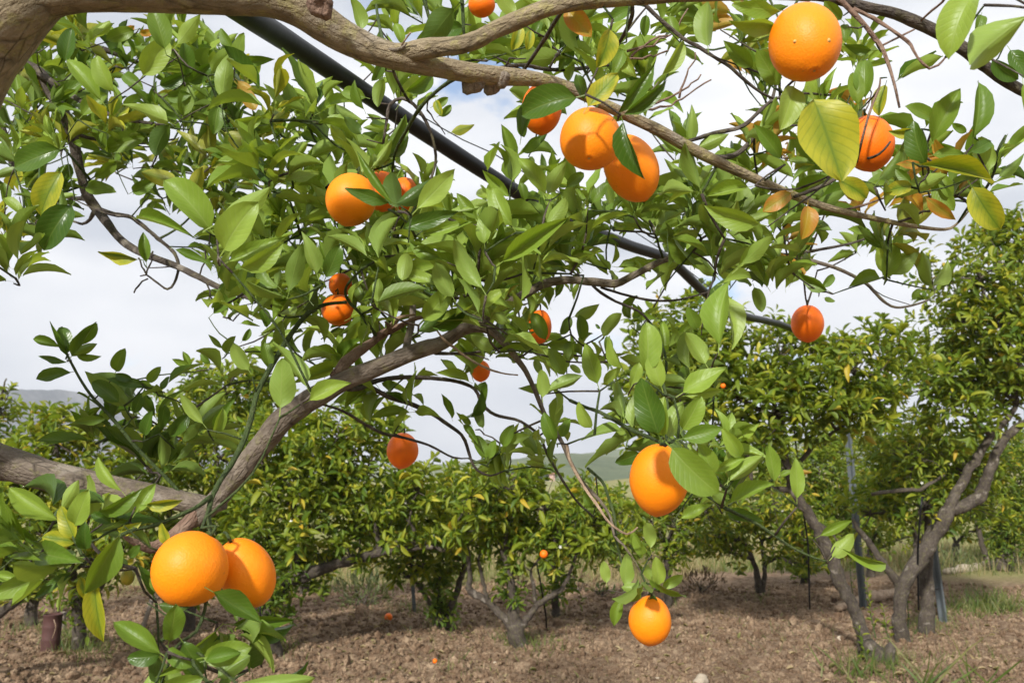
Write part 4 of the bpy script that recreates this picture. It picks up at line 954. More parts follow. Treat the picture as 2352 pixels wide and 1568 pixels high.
for r, runs in ROWS.items():
    for x0, x1, am in runs:
        dm = np.mean([dep((x0 + x1) / 2, r * 56 + 28) for _ in range(9)])
        mid_ = 8 <= r <= 12 and 440 < (x0 + x1) / 2 < 1700
        n = (x1 - x0) / 56 * am * (.27 if mid_ else .22) * min(1.25, (dm / 1.8) ** 1.7)
        n = int(n) + (R.random() < n - int(n))
        for k in range(n):
            x = R.uniform(x0, x1); y = r * 56 + R.uniform(0, 56)
            d = dep(x, y)
            # the stem sits a little below its leaves
            p = P(x + R.uniform(-14, 14), y + 50 / d, d)
            v = np.array([R.gauss(0, .45), R.gauss(-.25, .4), R.uniform(.35, 1.0)])
            if y > 1200: v = np.array([R.gauss(-.2, .6), R.gauss(-.3, .4), R.gauss(.1, .5)])
            elif 700 < x < 1300 and y > 850: v[2] = R.uniform(-.4, .7)
            fb.append(p); fd.append(unit(v)); fl.append(R.uniform(.062, .10))
            if x < 620 and y < 600: pr = 'GGDDGYGGLYL'
            elif y > 1080 or (x < 500 and y > 780): pr = 'GGGDGL'
            elif x > 1700 and y < 560: pr = 'GGLGYGOL'
            else: pr = 'LLLLGLGL'
            ft.append(TK.index(R.choice(pr)))
fb = np.array(fb); fd = np.array(fd); ft = np.array(ft); fl = np.array(fl)
FILL = Leaves()
for nl_ in (6, 8, 10):
    s = np.array([i % 3 == (6, 8, 10).index(nl_) for i in range(len(fb))])
    tt = ft[s]
    shoots(FILL, fb[s], fd[s], NR.uniform(.03, .075, s.sum()), nl_, fl[s], .30, lambda M, tt=tt: np.where(NR.rand(M) < .84, tt, NR.choice([0, 0, 1, 2], M)), 8, NR, a0=78, a1=16)
fdat = FILL.cat()
okk = lambda q: gapped(fdat[0] + fdat[1] * (fdat[3] * q)[:, None]) & ~gapped(fdat[0] + fdat[1] * (fdat[3] * q)[:, None], False)
ok = ~(okk(.15) | okk(.95) | okk(.75) | gapped(fdat[0] + fdat[1] * (fdat[3] * .5)[:, None]) | gapped(fdat[0] + fdat[1] * (fdat[3] * .95)[:, None]) & (NR.rand(len(fdat[0])) < .6))
FG.rows.append(tuple(a[ok] for a in fdat))
for p in fb[~gapped(fb)]: anchors.append((p, .0016))

# ---- twigs: grow a tree of short links from the limbs to every leaf base and shoot
def grow(anchors, SK, maxlen=.6):
    nodes = [p for p, r in SK]; nr_ = [min(r, .004) for p, r in SK]
    par = [-1] * len(nodes)
    A = np.array([p for p, r in anchors]); AR = [r for p, r in anchors]
    Nn = np.array(nodes)
    D = np.full(len(A), 9.0); W = np.zeros(len(A), int)
    for i in range(len(A)):
        dd = np.linalg.norm(Nn - A[i], axis=1); W[i] = dd.argmin(); D[i] = dd[W[i]]
    done = np.zeros(len(A), bool); links = []
    cnt = len(nodes)
    allp = list(nodes)
    for _ in range(len(A)):
        i = int(np.where(done, 99, D).argmin())
        if D[i] > maxlen: break
        done[i] = True
        links.append((allp[W[i]], A[i], AR[i], W[i], cnt))
        # nodes along the new link
        allp.append(A[i])
        dd = np.linalg.norm(A - A[i], axis=1)
        up = (dd < D) & ~done
        D[up] = dd[up]; W[up] = cnt
        cnt += 1
    return links
links = grow(anchors, SK)
kids = {}
for a, b, r, w_, c in links: kids[w_] = kids.get(w_, 0) + 1
tw = []
for a, b, r, w_, c in links:
    ln2 = np.linalg.norm(b - a)
    if ln2 < .006: continue
    tt_ = np.linspace(0, 1, 7)[:, None]; vv_ = a * (1 - tt_) + b * tt_ - CP; d_ = vv_ @ FW; xx_ = vv_ @ RT / d_ * F + 1176; yy_ = 784 - vv_ @ UP / d_ * F
    if any(((np.hypot(xx_ - ox, yy_ - oy) < r_) & (d_ < od)).any() for ox, oy, r_, od in ORD): continue
    mid = (a + b) / 2 + np.array([R.gauss(0, .045), R.gauss(0, .045), R.gauss(-.02, .045)]) * ln2
    r1 = min(.0026, r * .8 * (1 + .3 * kids.get(c, 0))); r0 = r1 * 1.3 + .0003
    tw.append((ln2 * r0, [a, mid, b], [r0, (r0 + r1) / 2, r1]))
tw.sort(key=lambda q: -q[0])
gm = {0: Geo(), 1: Geo()}
for i, (_, pts, rad) in enumerate(tw):
    V, Fc, A = tube(pts, rad, 5 if i >= 240 else 6, .03, .06)
    m_ = M_TWIGG if R.random() < .65 else M_BARKT
    if i < 240:
        g = Geo(); g.add(V, Fc, A); g.put('twig', m_, T0)
    else:
        gm[i % 2].add(V, Fc, A)
for k, m_ in ((0, M_TWIGG), (1, M_BARKT)):
    if gm[k].n: tag(gm[k].put('twigs', m_, T0), kind='stuff')

FGd = FG.cat()
vd = np.linalg.norm(FGd[0] - CP, axis=1)
size = FGd[3] * FGd[4] / vd ** 2
inview = np.ones(len(size), bool)
rel = FGd[0] + FGd[1] * .5 * 0 - CP
dep_ = rel @ FW; sx = (rel @ RT) / dep_ * F + 1176; sy = 784 - (rel @ UP) / dep_ * F
inview = (sx > -40) & (sx < 2392) & (sy > -60) & (sy < 1640)
order = np.argsort(-(size * inview))
order = np.concatenate([order])
TM = [TONES[k] for k in TK]
leaf_objects(FGd, order[:300], FG_T, TM, T0)
leaf_mass(FGd, order[300:], FG_T, TM, T0, 'foliage')
print('foreground leaves', len(size), 'shoots', len(fb), 'twigs', len(tw))

# ------------------------------------------------------------------ oranges
def orange(x, y, wpx, hpx, d, label, m=M_OR, taper=.1, tilt=0, navel=(0.0, -1.0), stem=None, cat='orange', group=None, res=(40, 28), bumps=(), name='orange'):
    """tilt: roll of the long axis in the picture plane (degrees); navel: where the blossom end shows"""
    r = wpx * d / F / 2; hr = hpx * d / F / 2
    c = P(x, y, d)
    o = thing(name, c, label, cat, group)
    # axis: from stem end (up) to blossom end, leaning toward the viewer when the navel shows
    lean = navel[0]
    ax = unit(-UP * math.cos(math.radians(tilt)) * math.cos(lean) + RT * math.sin(math.radians(tilt)) * math.cos(lean) - FW * math.sin(lean))
    u = unit(np.cross(ax, FW)); v = np.cross(ax, u)
    hr = math.sqrt(max(hr * hr - (r * math.sin(lean)) ** 2, (.9 * r * math.cos(lean)) ** 2)) / math.cos(lean)
    nu, nv = res
    V = [];
    ph = [R.uniform(0, 6.28) for _ in range(4)]
    for i in range(nv + 1):
        th = math.pi * i / nv
        for j in range(nu):
            f = 2 * math.pi * j / nu
            q = 1 + .018 * math.sin(2 * f + ph[0]) + .012 * math.sin(3 * f + ph[1] + th) + .012 * math.sin(2 * th + ph[2]) * math.cos(f + ph[3])
            rr = r * math.sin(th) * q * (1 - taper * (1 - math.cos(th)) * .5 + taper * .5)
            rr = r * math.sin(th) ** (1.0 if th < 1.57 else 1 + taper * 1.2) * q
            z = -math.cos(th) * hr
            # dimples at both ends, small navel ring
            e = math.sin(th)
            if th < 1: z += hr * .05 * math.exp(-(e / .12) ** 2)
            else: z += -hr * .045 * math.exp(-(e / .055) ** 2) + hr * .02 * math.exp(-((e - .11) / .04) ** 2)
            V.append(c + ax * z + u * rr * math.cos(f) + v * rr * math.sin(f))
    Fc = [(i * nu + j, (i + 1) * nu + j, (i + 1) * nu + (j + 1) % nu, i * nu + (j + 1) % nu) for i in range(nv) for j in range(nu)]
    g = Geo(); g.add(V, Fc); peel = g.put('peel', m, o)
    if wpx > 60:
        g = Geo()
        cN = c + ax * hr * .965
        k = 10; VV = []
        for rr, hh in ((0, .010), (.045, .016), (.075, .012), (.10, -.02)):
            for j in range(k):
                f = 2 * math.pi * j / k
                q = 1 + .25 * math.sin(j * 2.3 + x)
                VV.append(cN + ax * hr * hh + (u * math.cos(f) + v * math.sin(f)) * r * rr * q)
        g.add(VV, [(i * k + j, i * k + (j + 1) % k, (i + 1) * k + (j + 1) % k, (i + 1) * k + j) for i in range(3) for j in range(k)])
        g.put('navel', M_SCAR, o)
        for bx, by, br in bumps:
            g = Geo()
            n = unit(-FW + RT * bx * 1.1 - UP * by * 1.1)
            # point on the ellipsoid in direction n
            a_ = np.dot(n, ax); per = n - ax * a_
            s = 1 / math.sqrt((a_ / hr) ** 2 + (np.linalg.norm(per) / r) ** 2)
            pc = c + n * s * .975
            uu = unit(np.cross(n, [0, 0, 1])); v2 = np.cross(n, uu)
            VV = [pc + n * r * h_ * .9 + (uu * math.cos(f) + v2 * math.sin(f)) * br * q for q, h_ in ((0, .045), (.5, .04), (1, .02), (1.5, -.02)) for f in np.arange(8) * math.pi / 4]
            g.add(VV, [(i * 8 + j, i * 8 + (j + 1) % 8, (i + 1) * 8 + (j + 1) % 8, (i + 1) * 8 + j) for i in range(3) for j in range(8)])
            g.put('peel_blister', M_SCAR if br > .0012 else m, o)
    # calyx and stalk at the stem end
    if wpx > 40:
        g = Geo()
        cT = c - ax * hr * .955
        k = 10; VV = [cT - ax * hr * .03]
        for j in range(k):
            f = 2 * math.pi * j / k
            VV.append(cT + (u * math.cos(f) + v * math.sin(f)) * r * (.16 if j % 2 else .10) - ax * hr * (-.012))
        g.add(VV, [(0, 1 + j, 1 + (j + 1) % k) for j in range(k)])
        g.put('calyx', M_CALYX, o)
        g = Geo()
        tgt = P(*stem) if stem else cT - ax * .03 + np.array([0, 0, .01])
        V2, F2, A2 = tube([cT + ax * .002, cT - ax * .012, tgt], [.0019, .0017, .0016], 7, .01, .05)
        g.add(V2, F2, A2)
        g.put('stalk', M_TWIGG, o)
    return o
orange(1848, 98, 158, 186, .97, 'largest orange at the upper right, egg shaped with blisters on its lower half', taper=.06, tilt=3, navel=(.55, 0), bumps=((-.62, .30, .0016), (.30, .28, .0022)), stem=(1840, -15, 1.02))
orange(1356, 320, 139, 146, 1.09, 'round orange in front of its oval neighbour below the kidney shaped leaf', taper=.05, tilt=-8, navel=(.72, 0), stem=(1375, 238, 1.15))
orange(1449, 387, 124, 162, 1.2, 'oval orange half hidden behind the round one, a dark leaf lying across it', taper=.05, tilt=24, navel=(.1, 0), stem=(1405, 290, 1.2))
orange(1243, 252, 92, 116, 1.28, 'orange mostly covered by a big kidney shaped dark leaf', m=M_ORR, tilt=0, stem=(1250, 190, 1.2))
orange(1996, 330, 108, 128, 1.33, 'orange behind a thin bare twig beside the big mottled yellow leaf', m=M_ORR, taper=.02, tilt=8, stem=(1985, 255, 1.4))
orange(806, 459, 116, 122, 1.3, 'shaded orange crossed by a slender leaf, left of two half hidden ones', m=M_OR, taper=.03, tilt=-15, stem=(820, 390, 1.35))
orange(878, 440, 92, 92, 1.45, 'orange peeping out between leaves, right beside the shaded one', m=M_ORR, stem=(885, 385, 1.45))
orange(931, 450, 76, 84, 1.5, 'sliver of an orange behind a pointed leaf, last of the three in a row', m=M_ORR, stem=(930, 400, 1.5))
orange(776, 712, 76, 72, 1.6, 'dark red orange striped with leaf shadows above the forked limb', m=M_ORR, stem=(770, 670, 1.6))
orange(782, 655, 54, 56, 1.75, 'small orange hidden in leaves just above the dark red striped one', m=M_ORR, stem=(785, 620, 1.7))
orange(1855, 743, 74, 86, 2.1, 'small round orange hanging alone against the sky in front of the black pipe', m=M_ORR, taper=.03, navel=(.1, 0), stem=(1854, 690, 2.06))
orange(924, 1035, 73, 84, 2.05, 'deep orange fruit hanging below the centre branches, a thin twig crossing its top', m=M_ORR, taper=.22, tilt=-6, stem=(922, 990, 2.02))
orange(1512, 1103, 132, 168, 1.12, 'large pear shaped orange hanging under glossy leaves at the right', taper=.22, tilt=-3, navel=(-.1, 0), stem=(1530, 1012, 1.18))
orange(1493, 1425, 96, 113, 1.3, 'lowest hanging orange over bare soil, one small leaf lying on its top', taper=.16, tilt=-3, stem=(1490, 1365, 1.34))
orange(436, 1305, 166, 169, .91, 'big round orange at the lower left, in front of its partner', taper=.04, tilt=-28, navel=(.35, 0), stem=(462, 1212, .96))
orange(566, 1315, 124, 168, .98, 'lopsided orange at the lower left, partly behind the big round one', taper=.05, tilt=22, navel=(-.2, 0), stem=(515, 1222, 1.05))
orange(1106, 12, 62, 46, 1.3, 'dark orange cut off by the top edge above the forked limb', m=M_ORR, stem=(1105, -30, 1.3))
orange(1241, 750, 54, 78, 1.75, 'narrow orange behind leaves right of the arching branch', m=M_ORR, stem=(1235, 700, 1.7))
orange(1104, 852, 44, 50, 1.95, 'tiny looking orange behind the pale dead twig', m=M_ORR, stem=(1104, 820, 1.9))
orange(1249, 611, 36, 42, 2.0, 'orange speck in the dense leaves above the arching branch', m=M_ORR)
orange(293, 1325, 30, 37, 1.1, 'unripe little green fruit hanging left of the two big oranges', m=M_ORG, taper=.02, stem=(304, 1288, 1.1), cat='unripe orange', name='unripe_orange', res=(20, 14))
# ------------------------------------------------------------------ the orchard rows behind
CM = [M_CROWN, M_CROWNY, M_CROWND]
tri_count = 0
def bgtree(base, blobs, limbs, label, dd=None, dens=3.6, seed=1, leafy=(), yellow=.05, deep=.2, group='orange trees in the rows behind', mt=None, leaf=.108, blossoms=20, spread=.5, lean=0):
    rng = np.random.RandomState(seed)
    b = GP(*base)
    d = dd or float((b - CP) @ FW)
    gp = GP(*base) if dd is None else None
    if dd is not None:
        X = (base[0] - 1176) / F * dd; 
        gp = np.array([X, dd, 0.0])
    gp = np.array([gp[0], gp[1], float(gz(gp[0], gp[1])) - .03])
    dd = d
    T = thing('orange_tree', gp, label, 'tree', group)
    mt = mt or M_BARKT
    nodes = []
    # limbs given as read in a zone
    for z, spec in limbs:
        pts, rad = [], []
        for k, q in enumerate(spec):
            x, y, wd = q[:3]
            off = q[3] if len(q) > 3 else 0
            X, Y = ZP(z, x, y); s = ZO[z][2] if z else 1
            pts.append(P(X, Y, d + off)); rad.append(wd * s * d / F / 2 * .9)
        g = Geo(); V, Fc, A = tube(pts, rad, 12 if d < 8.5 else 8, .05, .12, .006, rng=rng); g.add(V, Fc, A)
        g.put('trunk' if z is not None and spec[0][2] * (ZO[z][2] if z else 1) > 26 else 'limb', mt, T)
        rp, rr = resample(pts, rad, .12)
        nodes += list(zip(rp, rr))
    f = d / F
    cs = []
    for x, y, rx, ry in blobs:
        off = rng.uniform(-.5, .5) * spread
        cs.append((P(x, y, d + off), rx * f, max(.12, min(rx, ry * 1.2) * f * rng.uniform(.8, 1.1)), ry * f, 1.0))
    if not limbs:
        top = gp + np.array([lean, 0, .35])
        g = Geo(); V, Fc, A = tube([gp, gp + (top - gp) * .5 + rng.normal(0, .02, 3), top], [.075, .062, .055], 9, .06, .14, .004, rng=rng); g.add(V, Fc, A); g.put('trunk', mt, T)
        nodes.append((top, .05))
    # boughs reach from the skeleton into every part of the crown
    for c, rx, ryy, rz, _ in cs:
        P0 = np.array([p for p, r in nodes]); k = np.linalg.norm(P0 - c, axis=1) + .6 * (P0[:, 2] > c[2])
        p0, r0 = nodes[int(k.argmin())]
        L_ = np.linalg.norm(c - p0)
        if L_ > .15:
            m1 = (p0 + c) / 2 + rng.normal(0, .08, 3) * L_ + np.array([0, 0, .05])
            r0 = min(r0, .03)
            g = Geo(); V, Fc, A = tube([p0, m1, c, c + (c - m1) * .3], [r0, r0 * .75, r0 * .5, r0 * .25], 7, .06, .12, .004, rng=rng); g.add(V, Fc, A); g.put('limb', mt, T)
            nodes += [(m1, r0 * .7), (c, r0 * .5)]
    # shoots in the crown
    area = sum(math.pi * rx * rz for _, rx, ryy, rz, _ in cs)
    la = leaf * leaf * .32 * .62
    ns = int(area / la * dens / 8)
    wts = np.array([rx * rz for _, rx, ryy, rz, _ in cs]); wts = wts / wts.sum()
    pick = rng.choice(len(cs), ns, p=wts)
    C = np.array([c[0] for c in cs])[pick]; S = np.array([[c[1], c[2], c[3]] for c in cs])[pick]
    u = unit(rng.normal(0, 1, (ns, 3)))
    q = rng.uniform(.12, 1.0, ns) ** .42 * rng.uniform(.88, 1.12, ns)
    # lumps: clumps of shoots with gaps between
    lump = vnoise(u[:, 0] * 3.1 + pick * 7, u[:, 2] * 3.1 + u[:, 1] * 2.3, seed)
    keep = (lump > .30) | (rng.rand(ns) < .35)
    pos = C + u * S * (q * (.82 + .3 * lump))[:, None]
    pos, u = pos[keep], u[keep]
    pos[:, 2] = np.maximum(pos[:, 2], .25)
    dirs = unit(u * .7 + np.array([0, 0, .75]) + rng.normal(0, .38, pos.shape))
    # side twigs with leaves right on the trunk
    LV = Leaves()
    stat = rng.rand(len(pos))
    # new growth on the outside is lighter: choose tone by chance only
    def mi(M): return np.where(rng.rand(M) < yellow, 1, np.where(rng.rand(M) < deep, 2, 0))
    sh = rng.uniform(.06, .16, len(pos))
    shoots(LV, pos, dirs, sh, 8, leaf * rng.uniform(.75, 1.25, len(pos)), .32, mi, 4, rng, droop=.18)
    for x, y, rx, ry in leafy:
        n = int(rx * ry * f * f / la * 2.6)
        c = P(x, y, d)
        pp = c + rng.normal(0, .5, (n, 3)) * np.array([rx * f, rx * f, ry * f])
        pp[:, 2] = np.maximum(pp[:, 2], .1)
        shoots(LV, pp, rng.normal(0, .5, (n, 3)) + np.array([0, 0, .7]), .08, 6, leaf * .8, .36, lambda M: np.where(rng.rand(M) < .7, 2, 0), 4, rng)
    data = LV.cat()
    v = data[0] - CP; dist = np.linalg.norm(v, axis=1)
    sx = (v @ RT) / (v @ FW) * F + 1176
    face = np.abs((unit(np.cross(np.cross(unit(data[1]), data[2]), data[1])) * unit(v)).sum(1))
    front = -(dist - d)          # nearer side of the crown shows
    score = data[3] * data[4] * (.3 + face) / dist ** 2 * np.exp(front * 2.2) * ((sx > -10) & (sx < 2362))
    order = np.argsort(-score)
    leaf_objects(data, order[:300], BG_T, CM, T)
    leaf_mass(data, order[300:], BG_T, CM, T, 'crown')
    # twigs inside the crown
    g = Geo()
    P0 = np.array([p for p, r in nodes])
    sel = rng.choice(len(pos), min(len(pos), 170), replace=False)
    for i in sel:
        k = int(np.linalg.norm(P0 - pos[i], axis=1).argmin())
        a, e = P0[k], pos[i] + dirs[i] * .05
        V, Fc, A = tube([a, (a + e) / 2 + rng.normal(0, .05, 3) * np.linalg.norm(e - a) * 2, e], [.008, .005, .0025], 4, .12, 0, 0, False, rng=rng)
        g.add(V, Fc, A)
    tag(g.put('twigs', mt, T), kind='stuff')
    if blossoms:
        cnd = order[:1200]
        ch = rng.choice(cnd, min(blossoms, len(cnd)), replace=False)
        g = Geo()
        for i in ch:
            c = data[0][i] + rng.normal(0, .015, 3)
            n = unit(-unit(v[i]) + rng.normal(0, .5, 3)); a1 = unit(np.cross(n, [.1, .2, 1])); a2 = np.cross(n, a1)
            VV, FF = [], []
            for k in range(5):
                a = k * 1.2566; e1 = a1 * math.cos(a) + a2 * math.sin(a); e2 = -a1 * math.sin(a) + a2 * math.cos(a)
                VV += [c, c + e1 * .009 + e2 * .004 + n * .002, c + e1 * .017 + n * .003, c + e1 * .009 - e2 * .004 + n * .002]
                FF.append((4 * k, 4 * k + 1, 4 * k + 2, 4 * k + 3))
            g.add(VV, FF)
        tag(g.put('blossoms', M_PETAL, T), kind='stuff')
    return T, d, data, order
# nearest, right: trunk with a limb leaning left
TR1 = bgtree((2020, 1520), [(1700, 800, 140, 90), (1620, 860, 110, 90), (1850, 850, 150, 100), (1780, 950, 150, 90), (1900, 930, 110, 80), (1960, 860, 110, 80), (2040, 830, 90, 80), (1660, 960, 110, 80), (1720, 1050, 110, 70), (1600, 740, 90, 70), (1520, 800, 70, 90), (1990, 950, 80, 60), (1560, 930, 90, 100), (1480, 900, 60, 70), (1500, 1010, 60, 60)],
    [(9, [(1290, 1560, 170), (1275, 1480, 150), (1215, 1390, 105), (1170, 1200, 92), (1110, 1050, 90), (1040, 930, 92), (1000, 800, 90), (930, 660, 92), (870, 520, 76), (790, 400, 78), (730, 300, 72), (690, 160, 60), (655, 0, 52), (640, -160, 40)]),
     (9, [(730, 310, 45), (600, 290, 40), (450, 260, 34), (300, 260, 26, -.2), (200, 230, 20, -.3)]),
     (9, [(700, 180, 40), (800, 80, 36), (860, 0, 32), (960, -60, 26), (1060, -130, 22), (1180, -230, 14)]),
     (9, [(880, 540, 26), (960, 560, 20), (1020, 640, 12)])],
    'orange tree on the right whose limb leans left from a clump of suckers', seed=21, yellow=.045, deep=.22, dens=3.4, blossoms=14)
TR2 = bgtree((2072, 1475), [(2250, 640, 90, 90), (2210, 740, 100, 90), (2300, 760, 90, 120), (2260, 850, 110, 100), (2180, 850, 90, 80), (2340, 620, 60, 100), (2330, 540, 50, 50), (2320, 920, 80, 80), (2200, 950, 90, 70), (2120, 900, 60, 60), (2290, 560, 55, 50), (2140, 640, 40, 60), (2390, 800, 70, 150)],
    [(9, [(1450, 1330, 110), (1430, 1200, 95), (1425, 1080, 92), (1450, 920, 105), (1530, 800, 108), (1620, 640, 108), (1700, 520, 120), (1760, 420, 110)]),
     (9, [(1740, 440, 85), (1800, 310, 75), (1880, 180, 66), (1950, 60, 58), (2030, -50, 55), (2110, -150, 46), (2190, -260, 34)]),
     (9, [(1770, 440, 90), (1860, 400, 90), (1940, 360, 88), (1985, 260, 76), (2020, 160, 72), (2060, 50, 70), (2120, -40, 62), (2200, -110, 56), (2320, -170, 40)]),
     (9, [(1430, 950, 62), (1390, 880, 58), (1330, 800, 52), (1250, 680, 46), (1170, 590, 40), (1120, 490, 26)]),
     (9, [(1420, 290, 20), (1240, 330, 26), (1440, 300, 30), (1540, 300, 28), (1650, 245, 24), (1720, 200, 15)][1:])],
    'tall orange tree at the right edge with a thick forked trunk leaning right', seed=33, yellow=.06, deep=.2, dens=3.6, blossoms=36)
bgtree((2128, 1450), [(2100, 1050, 110, 80), (2030, 1110, 100, 70), (2180, 1080, 110, 80), (2130, 1170, 90, 60), (2000, 1180, 60, 60), (2230, 1160, 80, 60)],
    [(9, [(1600, 1250, 115), (1605, 1100, 108), (1600, 950, 100), (1600, 780, 92), (1600, 600, 78), (1590, 430, 64), (1580, 300, 50)]), (9, [(1560, 820, 40), (1530, 640, 36), (1520, 520, 30), (1560, 420, 24), (1590, 250, 18)])],
    'orange tree with a straight brown trunk between the forked trunk and a grey post', seed=41, dens=3.0, yellow=.045, deep=.22, blossoms=10)
# centre
bgtree((1190, 1497), [(1160, 1180, 110, 80), (1250, 1170, 100, 70), (1080, 1150, 90, 70), (1330, 1200, 80, 70), (1200, 1250, 110, 55), (1120, 1260, 70, 50), (1290, 1250, 80, 50), (1400, 1210, 70, 60), (1160, 1120, 60, 45), (1060, 1220, 70, 50)],
    [(8, [(1185, 1410, 150), (1168, 1330, 130), (1150, 1250, 125), (1140, 1180, 118), (1130, 1130, 90), (1125, 1000, 66), (1100, 850, 52), (1060, 700, 40)]),
     (8, [(1130, 1230, 64), (1080, 1150, 58), (1010, 1080, 55), (940, 1020, 54), (850, 968, 50), (845, 850, 36), (830, 700, 30)]),
     (8, [(970, 1045, 34), (940, 960, 30), (925, 880, 28), (900, 760, 22)]),
     (8, [(1170, 1220, 56), (1215, 1150, 50), (1280, 1060, 46), (1340, 1015, 42), (1410, 975, 38), (1490, 880, 28), (1540, 720, 18)]),
     (8, [(1280, 1065, 30), (1262, 960, 28), (1240, 830, 22)])],
    'middle orange tree with bare limbs spreading in a V over the soil', seed=52, leafy=[(1175, 1370, 28, 50)], yellow=.045, deep=.2, dens=3.6, blossoms=10)
bgtree((1020, 1455), [(950, 1190, 90, 70), (1020, 1250, 80, 60), (890, 1230, 70, 60), (1060, 1200, 70, 60), (900, 1290, 60, 50), (970, 1300, 70, 45), (1040, 1140, 70, 60)],
    [(8, [(660, 1260, 110), (650, 1190, 96), (640, 1120, 80), (570, 1030, 36), (520, 930, 30), (460, 880, 25)]), (8, [(690, 1200, 60), (720, 1080, 54), (750, 980, 48), (790, 870, 44), (820, 760, 34)]), (8, [(650, 1150, 50), (650, 1000, 44), (640, 860, 34)])],
    'orange tree left of the V shaped one, its trunk wrapped in leaves', seed=61, leafy=[(1012, 1360, 42, 60), (1020, 1420, 30, 30)], yellow=.05, deep=.25, dens=3.2, blossoms=6)
bgtree((1277, 1418), [(1330, 1230, 90, 70), (1400, 1190, 80, 60), (1290, 1290, 60, 50), (1430, 1250, 60, 50), (1350, 1160, 80, 60)],
    [(8, [(1410, 1150, 70), (1405, 1060, 56), (1400, 940, 44), (1390, 800, 34)])],
    'orange tree right of the V shaped one, leafy down to its foot', seed=62, leafy=[(1282, 1350, 36, 45)], yellow=.05, deep=.4, dens=3, blossoms=6)
# left
bgtree((620, 1510), [(640, 1150, 120, 100), (740, 1080, 110, 90), (840, 1080, 110, 80), (620, 1240, 120, 80), (740, 1190, 110, 80), (850, 1170, 110, 80), (940, 1200, 80, 70), (560, 1290, 80, 70), (690, 1290, 100, 50), (780, 1000, 90, 60), (870, 1000, 70, 50), (680, 1010, 90, 70), (820, 1260, 90, 40), (960, 1130, 50, 60), (580, 1040, 80, 90)],
    [(7, [(1800, 1430, 140), (1780, 1300, 125), (1765, 1150, 115), (1745, 1000, 110), (1760, 930, 100), (1700, 800, 70), (1650, 650, 55)]),
     (7, [(1770, 960, 120), (1850, 900, 115), (1960, 868, 105), (2080, 825, 92), (2240, 775, 76), (2360, 745, 66), (2490, 710, 56), (2640, 690, 46), (2780, 675, 40), (2920, 700, 26)]),
     (7, [(1860, 1010, 46), (1900, 850, 50), (2000, 650, 46), (2140, 500, 36)])],
    'big low orange tree left of centre with a heavy dark bough reaching right', seed=71, leafy=[(610, 1400, 50, 70), (640, 1340, 60, 40), (700, 1360, 50, 30)], yellow=.045, deep=.25, dens=3.6, mt=M_BARKD, blossoms=34)
bgtree((430, 1455), [(520, 900, 95, 70), (450, 960, 100, 70), (600, 950, 80, 70), (380, 1040, 100, 70), (500, 1050, 110, 80), (420, 1150, 110, 80), (520, 1180, 90, 80), (460, 1270, 110, 70), (360, 1250, 80, 80), (570, 880, 50, 50), (450, 1340, 80, 40)],
    [], 'orange tree rising behind the fork of the near limb, its top against the clouds', seed=81, yellow=.045, deep=.2, dens=3.4, blossoms=22)
bgtree((188, 1500), [(130, 1020, 90, 60), (60, 1060, 90, 60), (230, 1060, 90, 70), (120, 1130, 110, 80), (240, 1160, 90, 70), (180, 1230, 100, 70), (80, 1220, 90, 60), (270, 1260, 80, 60), (150, 990, 60, 40), (300, 1120, 80, 80), (200, 1320, 80, 40), (20, 1140, 80, 70), (100, 975, 22, 26), (145, 958, 16, 24)],
    [(7, [(520, 1400, 120), (515, 1280, 105), (520, 1160, 90), (500, 1000, 80), (470, 850, 60), (430, 700, 45)]), (7, [(540, 1200, 60), (600, 1050, 50), (680, 900, 42), (760, 760, 30)])],
    'orange tree at the left with bright yellowish shoots and white blossom below the rocky hill', seed=91, leafy=[(180, 1400, 34, 50)], yellow=.13, deep=.18, dens=3.6, blossoms=60)
bgtree((-90, 1580), [(-30, 1270, 90, 70), (40, 1270, 70, 60), (-60, 1180, 90, 80), (20, 1340, 60, 35), (80, 1310, 50, 40)],
    [(7, [(-330, 1560, 120), (-240, 1340, 110), (-120, 1180, 100), (0, 1110, 80), (70, 1050, 66), (160, 980, 50), (240, 920, 40)])],
    'orange tree cut by the left edge, one dark bough rising from the corner', seed=95, yellow=.045, deep=.5, dens=3.4, mt=M_BARKD, blossoms=0)
bgtree((-30, 1430), [(-5, 935, 34, 42), (12, 915, 16, 22), (-40, 1000, 60, 60), (-60, 1080, 80, 80), (-20, 1180, 60, 60)], [], 'narrow orange tree top showing at the far left edge against the hill', seed=97, yellow=.06, dens=3.4, blossoms=2)
bgtree((72, 1432), [(60, 1372, 55, 30), (20, 1350, 50, 35), (100, 1360, 40, 30), (60, 1320, 60, 35)], [], 'small far orange tree beside the rusty tank', seed=98, yellow=.15, dens=3.4, blossoms=4, spread=.3)
# rows further off
bgtree((1745, 1378), [(1760, 1220, 90, 50), (1700, 1200, 70, 50), (1830, 1230, 70, 50), (1770, 1160, 90, 50), (1640, 1240, 50, 50), (1680, 1270, 60, 30), (1810, 1290, 50, 30)],
    [(9, [(510, 970, 70), (495, 900, 50), (470, 800, 40), (440, 700, 30)]), (9, [(525, 960, 40), (540, 850, 34), (530, 740, 26)])], 'far orange tree with a bundle of thin stems, left of the drip hose', seed=101, yellow=.14, dens=3.4, blossoms=20)
bgtree((1850, 1345), [(1880, 1170, 100, 60), (1850, 1270, 55, 45), (1960, 1150, 80, 70), (1930, 1240, 60, 50), (1880, 1090, 100, 60), (1800, 1110, 80, 60)], [], 'far orange tree with a dense skirt, between the drip hose and the tall grey post', seed=102, yellow=.045, deep=.4, dens=3.4, leafy=[(1850, 1310, 30, 30)], blossoms=8)
